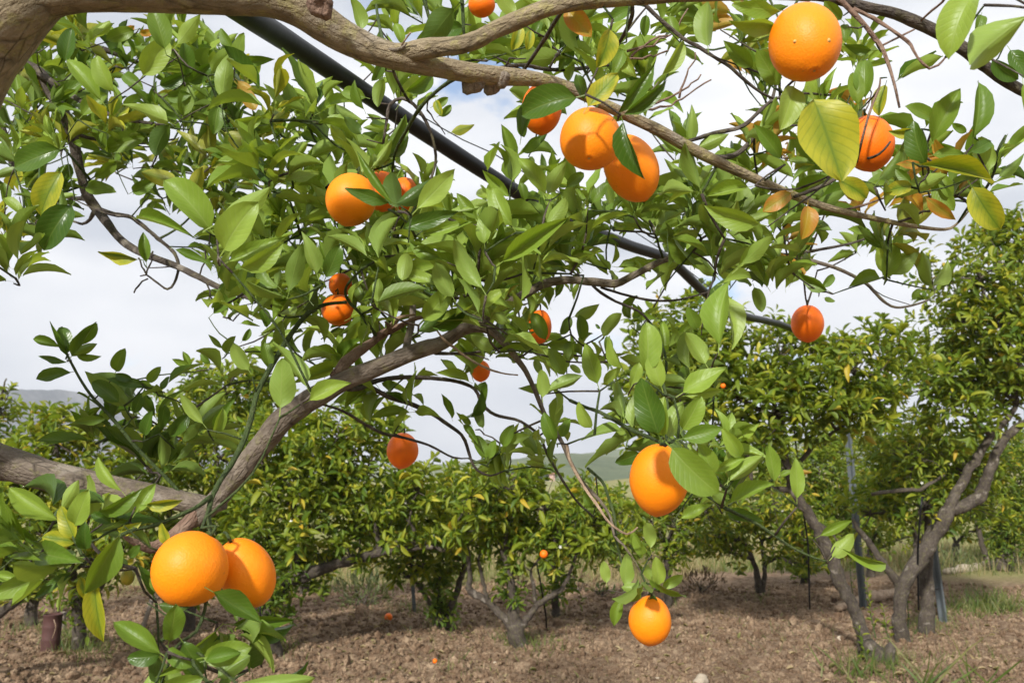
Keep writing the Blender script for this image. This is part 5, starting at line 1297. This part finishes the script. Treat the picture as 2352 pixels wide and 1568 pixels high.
bgtree((2000, 1330), [(2040, 1180, 90, 60), (2080, 1110, 90, 60), (1990, 1110, 70, 60), (2100, 1230, 60, 50), (2000, 1240, 50, 40), (2060, 1010, 80, 60), (1960, 1020, 80, 60), (2130, 1050, 70, 60), (1900, 1010, 70, 50)], [], 'far orange tree right behind the tall grey post', seed=103, yellow=.09, dens=2.5, blossoms=14)
bgtree((1545, 1392), [(1560, 1210, 80, 60), (1490, 1190, 70, 50), (1620, 1170, 60, 60), (1540, 1270, 60, 40), (1550, 1140, 80, 50)], [(8, [(2140, 1070, 62), (2145, 950, 56), (2140, 800, 50), (2130, 650, 36)])], 'far orange tree with a single pole like trunk above the lowest hanging orange', seed=104, yellow=.06, dens=3.0, blossoms=4)
bgtree((2310, 1312), [(2300, 1170, 90, 50), (2230, 1150, 60, 50), (2370, 1190, 70, 60), (2330, 1240, 60, 35), (2340, 1110, 80, 50), (2300, 1040, 90, 60), (2220, 1070, 70, 60), (2390, 1050, 70, 70)],
    [(9, [(2110, 830, 130), (2120, 740, 115), (2140, 640, 90), (2160, 520, 70)]), (9, [(2010, 800, 44), (1960, 640, 34), (1930, 500, 26)])], 'far orange tree with a dark round trunk at the right edge', seed=105, yellow=.06, deep=.4, dens=3.4, leafy=[(2300, 1260, 34, 40)], blossoms=4)
bgtree((2200, 1290), [(2190, 1180, 60, 40), (2150, 1140, 60, 40), (2240, 1220, 50, 30), (2180, 1090, 80, 50)], [], 'distant low orange tree behind the forked trunk', seed=106, yellow=.1, dens=2.4, blossoms=3)
bgtree((1440, 1320), [(1440, 1230, 60, 40), (1400, 1260, 50, 30), (1480, 1250, 40, 30)], [], 'distant orange tree in the gap right of the middle tree', seed=107, yellow=.06, dens=2.4, blossoms=2)
bgtree((700, 1360), [(690, 1310, 60, 30), (740, 1320, 50, 25), (650, 1300, 50, 35)], [], 'distant orange tree under the heavy dark bough', seed=108, yellow=.06, dens=2.4, blossoms=2)

# fruit still on the rows behind, and fallen
orange(1249, 1272, 19, 19, 6.5, 'tiny distant orange still hanging on the tree right of the middle tree', m=M_ORR, res=(14, 10))
orange(1661, 886, 12, 12, 6.3, 'orange red speck in the yellow green crown on the right', m=M_ORR, res=(12, 8))
def fallen(x, y, wpx, label):
    p = GP(x, y + wpx / 2); d = float((p - CP) @ FW)
    r = wpx * d / F / 2
    z = float(gz(p[0], p[1]))
    v = np.array([p[0], p[1], z + r * .8]) - CP
    dd = v @ FW
    orange((v @ RT) / dd * F + 1176, 784 - (v @ UP) / dd * F, wpx, wpx, dd, label, m=M_ORR, res=(16, 12), group=None, cat='fallen orange', name='fallen_orange', taper=.02)
fallen(892, 1427, 18, 'fallen orange lying on the soil left of the leafy trunk')
fallen(999, 1521, 11, 'smaller looking fallen orange half sunk in the soil near the bottom edge')

# ------------------------------------------------------------------ pipe, hoses, wire, posts
def line(name, pts, mat_, label, cat, sides=10, step=.1, rough=.02, z=0, fit=True):
    PP, RR = [], []
    for x, y, wd, d in pts:
        PP.append(P(x, y, d)); RR.append(wd * d / F / 2)
    g = Geo(); V, Fc, A = tube(PP, RR, sides, step, rough); g.add(V, Fc, A)
    o = g.put(name, mat_)
    return tag(o, label, cat)
def pw(pts, diam):
    return [(x, y, diam * F / d, d) for x, y, d in pts]
Tp = thing('irrigation_pipe', P(1170, 430, 2.5), 'thick black irrigation pipe slung through the trees from the top left to the grey post', 'pipe')
def partline(name, pts, mat_, par, sides=14, step=.05, rough=.012):
    g = Geo(); V, Fc, A = tube([P(x, y, d) for x, y, w_, d in pts], [w_ * d / F / 2 for x, y, w_, d in pts], sides, step, rough); g.add(V, Fc, A)
    return g.put(name, mat_, par)
partline('pipe', pw([(300, -150, 1.2), (540, 16, 1.5), (660, 95, 1.72), (784, 177, 1.93), (994, 318, 2.3), (1172, 432, 2.62), (1300, 505, 2.95), (1440, 562, 3.4), (1540, 600, 3.75), (1620, 672, 4.2), (1700, 722, 4.8), (1760, 737, 5.4), (1813, 753, 6.1), (1904, 801, 7.8), (1935, 815, 9.2)], .046), M_PIPE, Tp)
for x, y, d in ((1172, 432, 2.62), (1690, 717, 4.72)):
    a = P(x, y, d)
line('support_wire', [(960, 262, 3, 1.9), (1064, 322, 3, 2.1), (1134, 353, 3, 2.25), (1193, 390, 3, 2.35), (1300, 450, 3, 2.7), (1500, 560, 2.6, 3.6), (1700, 716, 2, 4.9)], M_WIRE, 'thin sagging wire running above the black pipe', 'wire', 5, .2)
def hose(name, pts, label):
    PP = [P(x, y, d) for x, y, d in pts]
    return tag((lambda g: (g.add(*tube(PP, [.009] * len(PP), 7, .2, 0)), g.put(name, M_PIPE))[1])(Geo()), label, 'hose')
hose('drip_hose', [(1824, 985, 7.6), (1830, 1040, 7.6), (1841, 1141, 7.7), (1852, 1220, 7.8), (1856, 1250, 7.8), (1860, 1398, 7.9)], 'thin black drip hose hanging by the left leaning limb')
hose('drip_hose', [(1232, 1290, 8.0), (1240, 1330, 8.0), (1253, 1407, 8.2), (1255, 1440, 8.3)], 'thin black hose coming down right of the middle tree')
hose('drip_hose', [(2118, 1140, 7.6), (2112, 1200, 7.6), (2108, 1290, 7.7), (2110, 1400, 7.8)], 'dark hose hanging in front of the straight brown trunk')
o = (lambda g: (g.add(*tube([P(597, 1370, 6.4), P(599, 1450, 6.4), GP(601, 1535) - np.array([0, 0, .05])], [.0075] * 3, 7, .2, 0)), g.put('garden_stake', M_PIPE))[1])(Geo())
tag(o, 'thin black stake in the soil below the two big oranges', 'stake')
line('rubber_pipe', [(-80, 1090, 12, 1.85), (0, 1098, 12, 1.8), (28, 1100, 11, 1.78), (60, 1106, 10, 1.76), (130, 1130, 10, 1.74)], M_PIPE, 'end of a black pipe peeping out behind the thick left limb', 'pipe', 10, .03)
def post(name, top, base, wpx, label, mat_, angle=True):
    """steel L section post from the ground up, with bolts"""
    b = GP(*base); d = float((b - CP) @ FW)
    b[2] = float(gz(b[0], b[1])) - .1
    tp = P(top[0], top[1], d)
    r = wpx * d / F / 2
    T = thing(name, (b[0], b[1], b[2] + .1), label, 'post')
    ax = unit(tp - b); u = unit(np.cross(ax, [0, 1, 0])); v = np.cross(ax, u)
    g = Geo()
    prof = [(-1, -.9), (1, -.9), (1, -.62), (.2, -.55), (.16, .8), (-.16, .8), (-.2, -.55), (-1, -.62)] if angle else [(math.cos(a) , math.sin(a)) for a in np.arange(10) * math.pi / 5]
    n = len(prof); VV = []
    for t_ in np.linspace(0, 1, 9):
        c = b + (tp - b) * t_
        VV += [c + u * x * r + v * y * r for x, y in prof]
    Fc = [(i * n + k, i * n + (k + 1) % n, (i + 1) * n + (k + 1) % n, (i + 1) * n + k) for i in range(8) for k in range(n)]
    Fc += [tuple(range(n))[::-1], tuple(8 * n + k for k in range(n))]
    g.add(VV, Fc)
    g.put('shaft', mat_, T, False)
    for t_ in (.3, .55, .8):
        c = b + (tp - b) * t_
        g = Geo(); V, Fc2, A = tube([c - u * r * 1.2 - v * r * .2, c + u * r * 1.2 - v * r * .2], [.006, .006], 6, .1); g.add(V, Fc2, A); g.put('bolt', M_WIRE, T)
    g = Geo(); c = b + (tp - b) * .93
    k = 14
    V, Fc2, A = tube([c + (u * math.cos(a) + v * math.sin(a)) * r * 1.25 + ax * .01 * (a / 9) for a in np.linspace(0, 12.56, 22)], [.0025] * 22, 5, .02, cap=True)
    g.add(V, Fc2, A); g.put('wire_tie', M_WIRE, T)
    return T
post('metal_post', (1930, 772), (1987, 1404), 17, 'tall grey metal post leaning slightly, between the two right hand trunks', M_STEEL)
post('metal_post', (2128, 1120), (2172, 1428), 19, 'grey metal post right beside the straight brown trunk', M_STEEL)
post('metal_post', (945, 1300), (953, 1412), 8, 'short pale grey post behind the leafy trunk', M_STEEL)
post('wooden_stake', (352, 1370), (306, 1495), 10, 'slanting grey stake in the grass at the lower left', M_WOODP, False)
post('metal_post', (1318, 1318), (1320, 1350), 6, 'small dark post in the dry grass far right of the middle tree', M_WIRE)
post('wooden_post', (144, 1405), (147, 1452), 12, 'pale stub of a post just behind the rusty tank', M_WOODP, False)
# rusty tank
b = GP(114, 1503); d = float((b - CP) @ FW); b[2] = float(gz(b[0], b[1]))
T = thing('rusty_tank', b, 'upright rusty brown drum in the grass at the lower left', 'drum')
r = 20 * d / F; h = 82 * d / F
def lathe(name, prof, m_, par, c, k=20):
    VV = []
    for rr, zz in prof:
        for j in range(k):
            a = j * 2 * math.pi / k
            VV.append(c + np.array([rr * math.cos(a), rr * math.sin(a), zz]))
    g = Geo(); n = len(prof)
    g.add(VV, [(i * k + j, i * k + (j + 1) % k, (i + 1) * k + (j + 1) % k, (i + 1) * k + j) for i in range(n - 1) for j in range(k)] + [tuple((n - 1) * k + j for j in range(k))])
    return g.put(name, m_, par)
lathe('drum_body', [(r, -.05), (r, h * .3), (r * 1.04, h * .33), (r, h * .36), (r, h * .63), (r * 1.04, h * .66), (r, h * .69), (r, h * .97), (r * 1.05, h * .98), (r * 1.05, h), (r * .96, h), (r * .95, h * .96)], M_RUST, T, b)
g = Geo(); V, Fc, A = tube([P(124, 1422, d - r - .02), P(128, 1440, d - r - .03), P(120, 1465, d - r - .02)], [.004] * 3, 6, .02); g.add(V, Fc, A); g.put('hanging_wire', M_DEAD, T)

# far house and its trees
MW = simple('pink_plaster', (.50, .33, .27), .9, .12, .6, 0); MR = simple('terracotta_roof', (.34, .15, .09), .9, .25, 2, 0); MG = simple('dark_window', (.03, .035, .04), .3, .1, 3, 0)
M_WOODF = simple('far_tree_green', (.02, .035, .015), .9, .4, .8, .5, .3)
def house(xc, ytop, wpx, hpx, d, label, tall=0):
    T = thing('farmhouse', P(xc, ytop + hpx, d) - np.array([0, 0, 3]), label, 'house', 'far farm buildings')
    s = d / F; w_ = wpx * s; h_ = hpx * s; dep_ = w_ * .7
    c = P(xc, ytop + hpx, d)
    X0, X1, Y0, Y1, Z0, Z1 = c[0] - w_ / 2, c[0] + w_ / 2, c[1], c[1] + dep_, c[2] - 3, c[2] + h_ * .7
    g = Geo(); g.add([(X0, Y0, Z0), (X1, Y0, Z0), (X1, Y1, Z0), (X0, Y1, Z0), (X0, Y0, Z1), (X1, Y0, Z1), (X1, Y1, Z1), (X0, Y1, Z1)], [(0, 1, 5, 4), (1, 2, 6, 5), (2, 3, 7, 6), (3, 0, 4, 7)]); g.put('wall', MW, T, False)
    e = .4; zt = c[2] + h_ * 1.05; ym = (Y0 + Y1) / 2
    g = Geo(); g.add([(X0 - e, Y0 - e, Z1 - .1), (X1 + e, Y0 - e, Z1 - .1), (X1 + e, Y1 + e, Z1 - .1), (X0 - e, Y1 + e, Z1 - .1), (X0 - e, ym, zt), (X1 + e, ym, zt)], [(0, 1, 5, 4), (2, 3, 4, 5), (0, 4, 3), (1, 2, 5), (0, 3, 2, 1)]); rf = g.put('roof', MR, T, False)
    for k in range(3):
        x = X0 + w_ * (k + .6) / 3.3; a = w_ * .05
        g = Geo(); zc = c[2] + h_ * .3; y_ = Y0 - .03
        g.add([(x - a, y_, zc - a * 1.4), (x + a, y_, zc - a * 1.4), (x + a, y_, zc + a * 1.4), (x - a, y_, zc + a * 1.4), (x - a, y_ + .02, zc - a * 1.4), (x + a, y_ + .02, zc - a * 1.4), (x + a, y_ + .02, zc + a * 1.4), (x - a, y_ + .02, zc + a * 1.4)], [(0, 1, 2, 3), (0, 4, 5, 1), (3, 2, 6, 7), (0, 3, 7, 4), (1, 5, 6, 2)])
        g.put('window', MG, T, False)
house(1208, 1084, 22, 12, 210, 'pinkish farmhouse on the slope far behind the middle tree')
house(1186, 1089, 16, 8, 225, 'low farm shed left of the pinkish farmhouse far away')
house(1268, 1086, 12, 7, 220, 'tiny pale farm building under the dark far trees')
def far_tree(xc, yb, wpx, hpx, d, label, seed):
    rng = np.random.RandomState(seed)
    c = P(xc, yb, d); s = d / F
    T = thing('far_tree', c - np.array([0, 0, 2]), label, 'tree', 'dark trees by the far farmhouse')
    g = Geo(); V, Fc, A = tube([c - np.array([0, 0, 2.5]), c + np.array([0, 0, hpx * s * .5])], [.35, .2], 7, 1); g.add(V, Fc, A); g.put('trunk', M_BARKD, T)
    n = 900
    u = unit(rng.normal(0, 1, (n, 3))) * (rng.uniform(.3, 1, n) ** .4)[:, None]
    p = c + np.array([0, 0, hpx * s * .55]) + u * np.array([wpx * s / 2, wpx * s / 2, hpx * s / 2]) * (.8 + .4 * vnoise(u[:, 0] * 3, u[:, 2] * 3, seed))[:, None]
    LV = Leaves(); LV.add(p, rng.normal(0, 1, (n, 3)), rng.normal(0, 1, (n, 3)), np.full(n, .9), np.full(n, .55), np.zeros(n, int), rng.rand(n), rng.randint(0, 4, n))
    leaf_mass(LV.cat(), np.arange(n), BG_T, [M_CROWND], T, 'crown')
for k, (x, yb, w_, h_) in enumerate([(1243, 1094, 16, 16), (1256, 1095, 16, 22), (1270, 1094, 18, 14), (1226, 1090, 10, 10), (1176, 1094, 8, 9)]):
    far_tree(x, yb, w_, h_, 235 + k * 3, ['dark round tree just right of the far farmhouse', 'tallest dark tree on the far slope', 'wide dark tree at the right of the far group', 'small dark tree behind the farmhouse roof', 'lone small tree left of the far shed'][k], 300 + k)

# ------------------------------------------------------------------ low growth
M_GRASS = leaf_mat('grass_green', [(.06, .11, .02), (.09, .14, .028), (.15, .17, .05), (.22, .20, .09)], rough=.5, backk=.2, simple_=True)
M_DRY = leaf_mat('grass_dry', [(.30, .23, .12), (.38, .30, .17), (.22, .16, .08), (.20, .20, .07)], rough=.8, backk=.1, trans=.15, simple_=True)
M_BRUSH = leaf_mat('brush_reddish', [(.16, .09, .06), (.22, .13, .09), (.12, .10, .05)], rough=.9, backk=.1, trans=.1, simple_=True)
def blt():
    V = [(-.5, 0, 0), (.5, 0, 0), (-.42, .4, -.03), (.42, .4, -.03), (-.28, .75, -.12), (.28, .75, -.12), (0, 1, -.3)]
    return np.array(V, float), [(0, 1, 3, 2), (2, 3, 5, 4), (4, 5, 6)], np.array([(.2, 0), (.8, 0), (.2, .4), (.8, .4), (.2, .7), (.8, .7), (.5, 1)])
GR_T = [blt()]
def blades(pts, ln, wd, rng, up=1.0, lean=.5):
    n = len(pts)
    ax = unit(rng.normal(0, lean, (n, 3)) * np.array([1, 1, .2]) + np.array([0, 0, up]))
    LV = Leaves(); nr = rng.normal(0, 1, (n, 3)); nr[:, 2] = .2
    LV.add(pts, ax, nr, ln, wd, np.zeros(n, int), rng.rand(n), np.zeros(n, int))
    return LV.cat()
def ground_pts(n, x0, x1, y0, y1, rng):
    p = np.array([GP(rng.uniform(x0, x1), rng.uniform(y0, y1)) for _ in range(n)])
    p[:, 2] = gz(p[:, 0], p[:, 1]) - .005
    return p
rng = np.random.RandomState(5)
def stuff_mass(name, data, mats, fam=GR_T):
    o = leaf_mass(data, np.arange(len(data[0])), fam, mats, None, name)
    return o
# sparse green weeds on the tilled soil, more at the tree feet
cl = [(x, y, s, n) for x, y, s, n in [(2020, 1530, 55, 420), (1190, 1490, 40, 200), (1020, 1450, 30, 90), (625, 1500, 50, 240), (190, 1500, 60, 420), (150, 1470, 60, 260), (2140, 1430, 50, 260), (2090, 1440, 30, 90), (1278, 1412, 24, 60), (1250, 1500, 60, 90), (330, 1480, 60, 160), (1550, 1390, 25, 60),
      (1745, 1380, 24, 50), (1100, 1470, 200, 120), (1800, 1450, 200, 110), (2200, 1500, 120, 90), (60, 1450, 60, 120), (950, 1410, 50, 120), (2060, 1560, 100, 150), (2250, 1420, 60, 50), (870, 1400, 80, 80), (1050, 1540, 60, 40)]]
pp = []
for x, y, s, n in cl:
    for _ in range(n):
        yy = y + rng.normal(0, s * .22)
        p = GP(x + rng.normal(0, s * .6), max(1335, min(1700, yy))); pp.append(p)
pp = np.array(pp); pp[:, 2] = gz(pp[:, 0], pp[:, 1]) - .01
# gather blades in small bunches
pp[:, :2] += rng.normal(0, .02, (len(pp), 2))
stuff_mass('weeds', blades(pp, rng.uniform(.04, .17, len(pp)), rng.uniform(.003, .008, len(pp)), rng, lean=.45), [M_GRASS])
p = ground_pts(15000, -60, 2420, 1345, 1700, rng)
d_ = blades(p, rng.uniform(.03, .10, len(p)), rng.uniform(.002, .005, len(p)), rng, up=.12, lean=.9)
stuff_mass('straw', d_, [M_DRY])
n = 2600
p = ground_pts(n, -60, 2420, 1350, 1680, rng); p[:, 2] += .006
LV = Leaves(); ax = rng.normal(0, 1, (n, 3)); ax[:, 2] *= .25; nr = rng.normal(0, .35, (n, 3)) + np.array([0, 0, 1])
LV.add(p, ax, nr, rng.uniform(.04, .085, n), rng.uniform(.012, .03, n), np.zeros(n, int), rng.rand(n), rng.randint(0, 4, n))
o = leaf_mass(LV.cat(), np.arange(n), BG_T, [M_DRY], None, 'leaf_litter')
# dry and green grass bank beyond the last row
n = 26000
xx = rng.uniform(-7, 12, n) ; yy = rng.uniform(11.6, 19, n) ; 
kk = ((vnoise(xx * .8, yy * .8, 31) > .35) | (yy > 13)) & (yy > 11.6 + np.clip(xx - 2, 0, 1) * 2.0)
xx, yy = xx[kk], yy[kk]
p = np.stack([xx, yy, gz(xx, yy) - .01], 1)
lnn = rng.uniform(.08, .42, len(p)) * (.5 + vnoise(xx * .6, yy * .6, 33)) * np.clip((yy - 10.8) / 2.5, .25, 1)
hf = vnoise(xx * .5, yy * .9, 35) + rng.normal(0, .12, len(p)) > .42
for nm, s, m_ in (('dry_grass', hf, M_DRY), ('grass', ~hf, M_GRASS)):
    stuff_mass(nm, blades(p[s], lnn[s], rng.uniform(.006, .014, s.sum()), rng, lean=.3), [m_])
# distinct tufts and shrubs
def tuft(x, y, n, ln, wd, label, m_, name='grass_tuft', spread=.12, cat='grass tuft', lean=.45):
    b = GP(x, y); b[2] = float(gz(b[0], b[1]))
    T = thing(name, b, label, cat)
    pt = b + rng.normal(0, 1, (n, 3)) * np.array([spread, spread, .0])
    data = blades(pt, rng.uniform(.5, 1.1, n) * ln, rng.uniform(.7, 1.2, n) * wd, rng, lean=lean)
    leaf_mass(data, np.arange(n), GR_T, [m_], T, 'blades')
tuft(2270, 1398, 330, .34, .012, 'bright green grass tuft on the bank at the right', M_GRASS, spread=.2)
tuft(2225, 1410, 160, .2, .01, 'shorter grass tuft left of the bright one on the right bank', M_GRASS, spread=.22)
tuft(2130, 1590, 14, .5, .02, 'long bladed weed at the bottom edge right of the suckers', M_GRASS, 'long_weed', .05, 'weed', .6)
tuft(1960, 1560, 40, .3, .014, 'dark weed tuft at the foot of the left leaning limb', M_GRASS, spread=.1)
tuft(2250, 1600, 10, .5, .02, 'single arching blade weed in the lower right corner', M_GRASS, 'long_weed', .06, 'weed', .9)
def shrub(x, y, rx, ry, label, m_, name='shrub', seed=1, dens=1.0):
    r2 = np.random.RandomState(seed)
    b = GP(x, y); d = float((b - CP) @ FW); f = d / F; b[2] = float(gz(b[0], b[1]))
    T = thing(name, b, label, 'shrub')
    c = b + np.array([0, 0, ry * f * .8])
    n = int(rx * ry * f * f / .0004 * dens)
    u = unit(r2.normal(0, 1, (n, 3))) * (r2.uniform(.1, 1, n) ** .45)[:, None]
    p = c + u * np.array([rx * f, rx * f, ry * f]); p[:, 2] = np.maximum(p[:, 2], b[2])
    LV = Leaves(); ax = unit(u + np.array([0, 0, .8]) + r2.normal(0, .4, (n, 3)))
    LV.add(p, ax, r2.normal(0, 1, (n, 3)), r2.uniform(.05, .12, n), r2.uniform(.006, .014, n), np.zeros(n, int), r2.rand(n), r2.randint(0, 4, n))
    leaf_mass(LV.cat(), np.arange(n), BG_T, [m_], T, 'foliage')
    g = Geo()
    for _ in range(14):
        e = c + r2.normal(0, .5, 3) * np.array([rx * f, rx * f, ry * f])
        V, Fc, A = tube([b, (b + e) / 2 + r2.normal(0, .03, 3), e], [.008, .006, .003], 5, .1); g.add(V, Fc, A)
    tag(g.put('stems', M_BARKT, T), kind='stuff')
shrub(835, 1402, 70, 45, 'grey green feathery bush between the left and centre trees', M_SHRUB, seed=1, dens=1.3)
shrub(2180, 1305, 60, 25, 'grey green herb clump behind the right hand post', M_SHRUB, seed=2)
shrub(1610, 1368, 60, 28, 'dry reddish brush heap beyond the tilled soil at right', M_BRUSH, 'brush', 3)
shrub(1330, 1362, 50, 22, 'brown dry brush right behind the V shaped tree', M_BRUSH, 'brush', 4)
shrub(1180, 1375, 40, 24, 'reddish dry weeds seen through the V shaped limbs', M_BRUSH, 'brush', 5)
shrub(1030, 1352, 60, 25, 'low green scrub behind the leafy trunk', M_GRASS, 'shrub', 6)
shrub(1380, 1372, 30, 14, 'low dark weed clump beyond the right part of the soil', M_GRASS, 'shrub', 7)
# suckers at the foot of the right tree
def sucker(x, y, h, n, label, seed):
    r2 = np.random.RandomState(seed)
    b = GP(x, y); d = float((b - CP) @ FW); b[2] = float(gz(b[0], b[1])) - .02
    T = thing('sapling', b, label, 'sucker', 'suckers round the right hand trunk')
    top = b + np.array([r2.normal(0, .04), r2.normal(0, .04), h])
    g = Geo(); V, Fc, A = tube([b, (b + top) / 2 + r2.normal(0, .015, 3), top], [.007, .005, .0025], 6, .05); g.add(V, Fc, A); g.put('stem', M_TWIGG, T)
    LV = Leaves()
    shoots(LV, np.array([b + (top - b) * .2]), np.array([top - b]), h * .85, n, .07, .34, lambda M: r2.choice([0, 2, 0], M), 4, r2, a0=60, a1=20)
    leaf_objects(LV.cat(), range(n), BG_T, CM, T)
for i, (x, y, h, n, lb) in enumerate([(2013, 1470, .55, 22, 'tallest leafy sucker in the angle between the two right hand trunks'), (2050, 1495, .35, 16, 'short sucker right of the tallest one'), (2085, 1440, .5, 16, 'yellow green sucker hugging the forked trunk'), (1960, 1370, .7, 20, 'slender sucker just left of the tall grey post'), (1998, 1535, .3, 14, 'low sucker at the foot of the left leaning limb')]):
    sucker(x, y, h, n, lb, 400 + i)
bb = GP(2022, 1530); bb[2] = float(gz(bb[0], bb[1])) - .05; dr = float((bb - CP) @ FW)
g = Geo()
for (x, y, w0) in ((1995, 1470, 26), (2052, 1478, 24), (2018, 1488, 30), (2040, 1500, 26), (1985, 1505, 18)):
    tp_ = P(x, y, dr); V, Fc, A = tube([bb + np.array([(x - 2022) * .0008, .02, 0]), (bb + tp_) / 2, tp_], [.10, w0 * dr / F * .75, w0 * dr / F * .4], 10, .03, .25, .006); g.add(V, Fc, A)
_st = g.put('stump', M_BARKT, TR1[0])
# log and stones
a, b = GP(1925, 1412), GP(2062, 1368); 
for q in (a, b): q[2] = float(gz(q[0], q[1])) + .05
g = Geo(); V, Fc, A = tube([a, (a + b) / 2 + np.array([0, 0, .03]), b], [.04, .055, .07], 10, .06, .2, .008); g.add(V, Fc, A)
tag(g.put('fallen_log', M_DEAD), 'pale dead log lying behind the tall grey post', 'log')
a, b = GP(2170, 1318), GP(2345, 1296)
for q in (a, b): q[2] = float(gz(q[0], q[1])) + .04
g = Geo(); V, Fc, A = tube([a, (a + b) / 2, b], [.05, .09, .06], 10, .1, .25, .01); g.add(V, Fc, A)
tag(g.put('fallen_log', M_STONE), 'long pale log on the far bank at the right edge', 'log')
import bmesh
def stone(x, y, wpx, label, m_=M_STONE, flat=.7):
    b = GP(x, y); d = float((b - CP) @ FW); r = wpx * d / F / 2
    bm = bmesh.new(); bmesh.ops.create_icosphere(bm, subdivisions=3 if wpx > 15 else 2, radius=1)
    V = np.array([v.co[:] for v in bm.verts]); Fc = [tuple(v.index for v in f.verts) for f in bm.faces]; bm.free()
    n = vnoise(V[:, 0] * 1.7 + x, V[:, 1] * 1.7 + V[:, 2] * 1.3, 4) * .5 + vnoise(V[:, 0] * 4 + x, V[:, 2] * 4 + V[:, 1], 9) * .15
    V = V * (.7 + n)[:, None] * np.array([r, r * .8, r * flat]) + np.array([b[0], b[1], float(gz(b[0], b[1])) + r * flat * .35])
    g = Geo(); g.add(V, Fc); return g.put('stone', m_), 
def stn(x, y, w_, label, **k):
    o = stone(x, y, w_, label, **k)[0]; tag(o, label, 'stone', 'pale stones lying on the soil')
stn(1608, 1556, 36, 'largest pale stone, at the bottom edge below the lowest orange')
stn(1740, 1407, 11, 'small pale stone in the middle distance on the right part of the soil')
stn(1932, 1483, 16, 'flat stone left of the leaning limb')
stn(1380, 1436, 9, 'small light stone right of the middle trunk', flat=.4)
stn(1136, 1528, 9, 'tiny stone below the middle tree')
stn(1712, 1440, 7, 'tiny stone right of the lowest orange', flat=.5)
stn(1510, 1545, 10, 'flat pale chip left of the largest stone', flat=.35)
stn(2345, 1390, 14, 'pale clod at the right edge of the soil')
# clods
def clods(n):
    r2 = np.random.RandomState(8)
    bm = bmesh.new(); bmesh.ops.create_icosphere(bm, subdivisions=1, radius=1)
    V0 = np.array([v.co[:] for v in bm.verts]); F0 = np.array([[v.index for v in f.verts] for f in bm.faces]); bm.free()
    ay = 5 + (r2.rand(n) ** 1.0) * 7.5
    ax_ = (r2.rand(n) - .5) * (ay * 1.4)
    cz = gz(ax_, ay)
    s = r2.gamma(1.6, .0055, n) + .004
    Vs = V0[None] * (1 + r2.normal(0, .22, (n, len(V0), 1)))
    Vs = Vs * (s[:, None, None] * r2.uniform(.6, 1.3, (n, 1, 3)))
    Vs = Vs + np.stack([ax_, ay, cz + s * .3], 1)[:, None]
    Fs = (F0[None] + (np.arange(n) * len(V0))[:, None, None]).reshape(-1, 3)
    m, t, b, o = mat('soil_clod')
    tcn = N(t, 'ShaderNodeTexCoord')
    f = noise(t, 3.5, 6, .7, tcn.outputs['Object']); f2 = noise(t, 70, 4, .6, tcn.outputs['Object'])
    rp = ramp(t, [(.35, (.05, .029, .018)), (.48, (.155, .10, .062)), (.62, (.34, .25, .165))])
    t.links.new(math_(t, 'ADD', math_(t, 'MULTIPLY', f, .6), math_(t, 'MULTIPLY', f2, .4)), rp.inputs[0]); t.links.new(rp.outputs[0], b.inputs['Base Color'])
    b.inputs['Roughness'].default_value = 1; b.inputs['Specular IOR Level'].default_value = .1
    bump(t, b, f2, .6, .004)
    me = mesh_raw('soil_clods', Vs.reshape(-1, 3), Fs.ravel(), np.full(len(Fs), 3), [m], False)
    o = bpy.data.objects.new('soil_clods', me); COL.objects.link(o); tag(o, kind='stuff')
clods(42000)
tot = sum(len(o.data.polygons) for o in sc.objects if o.type == 'MESH')
print('objects', len(sc.objects), 'polys', tot)
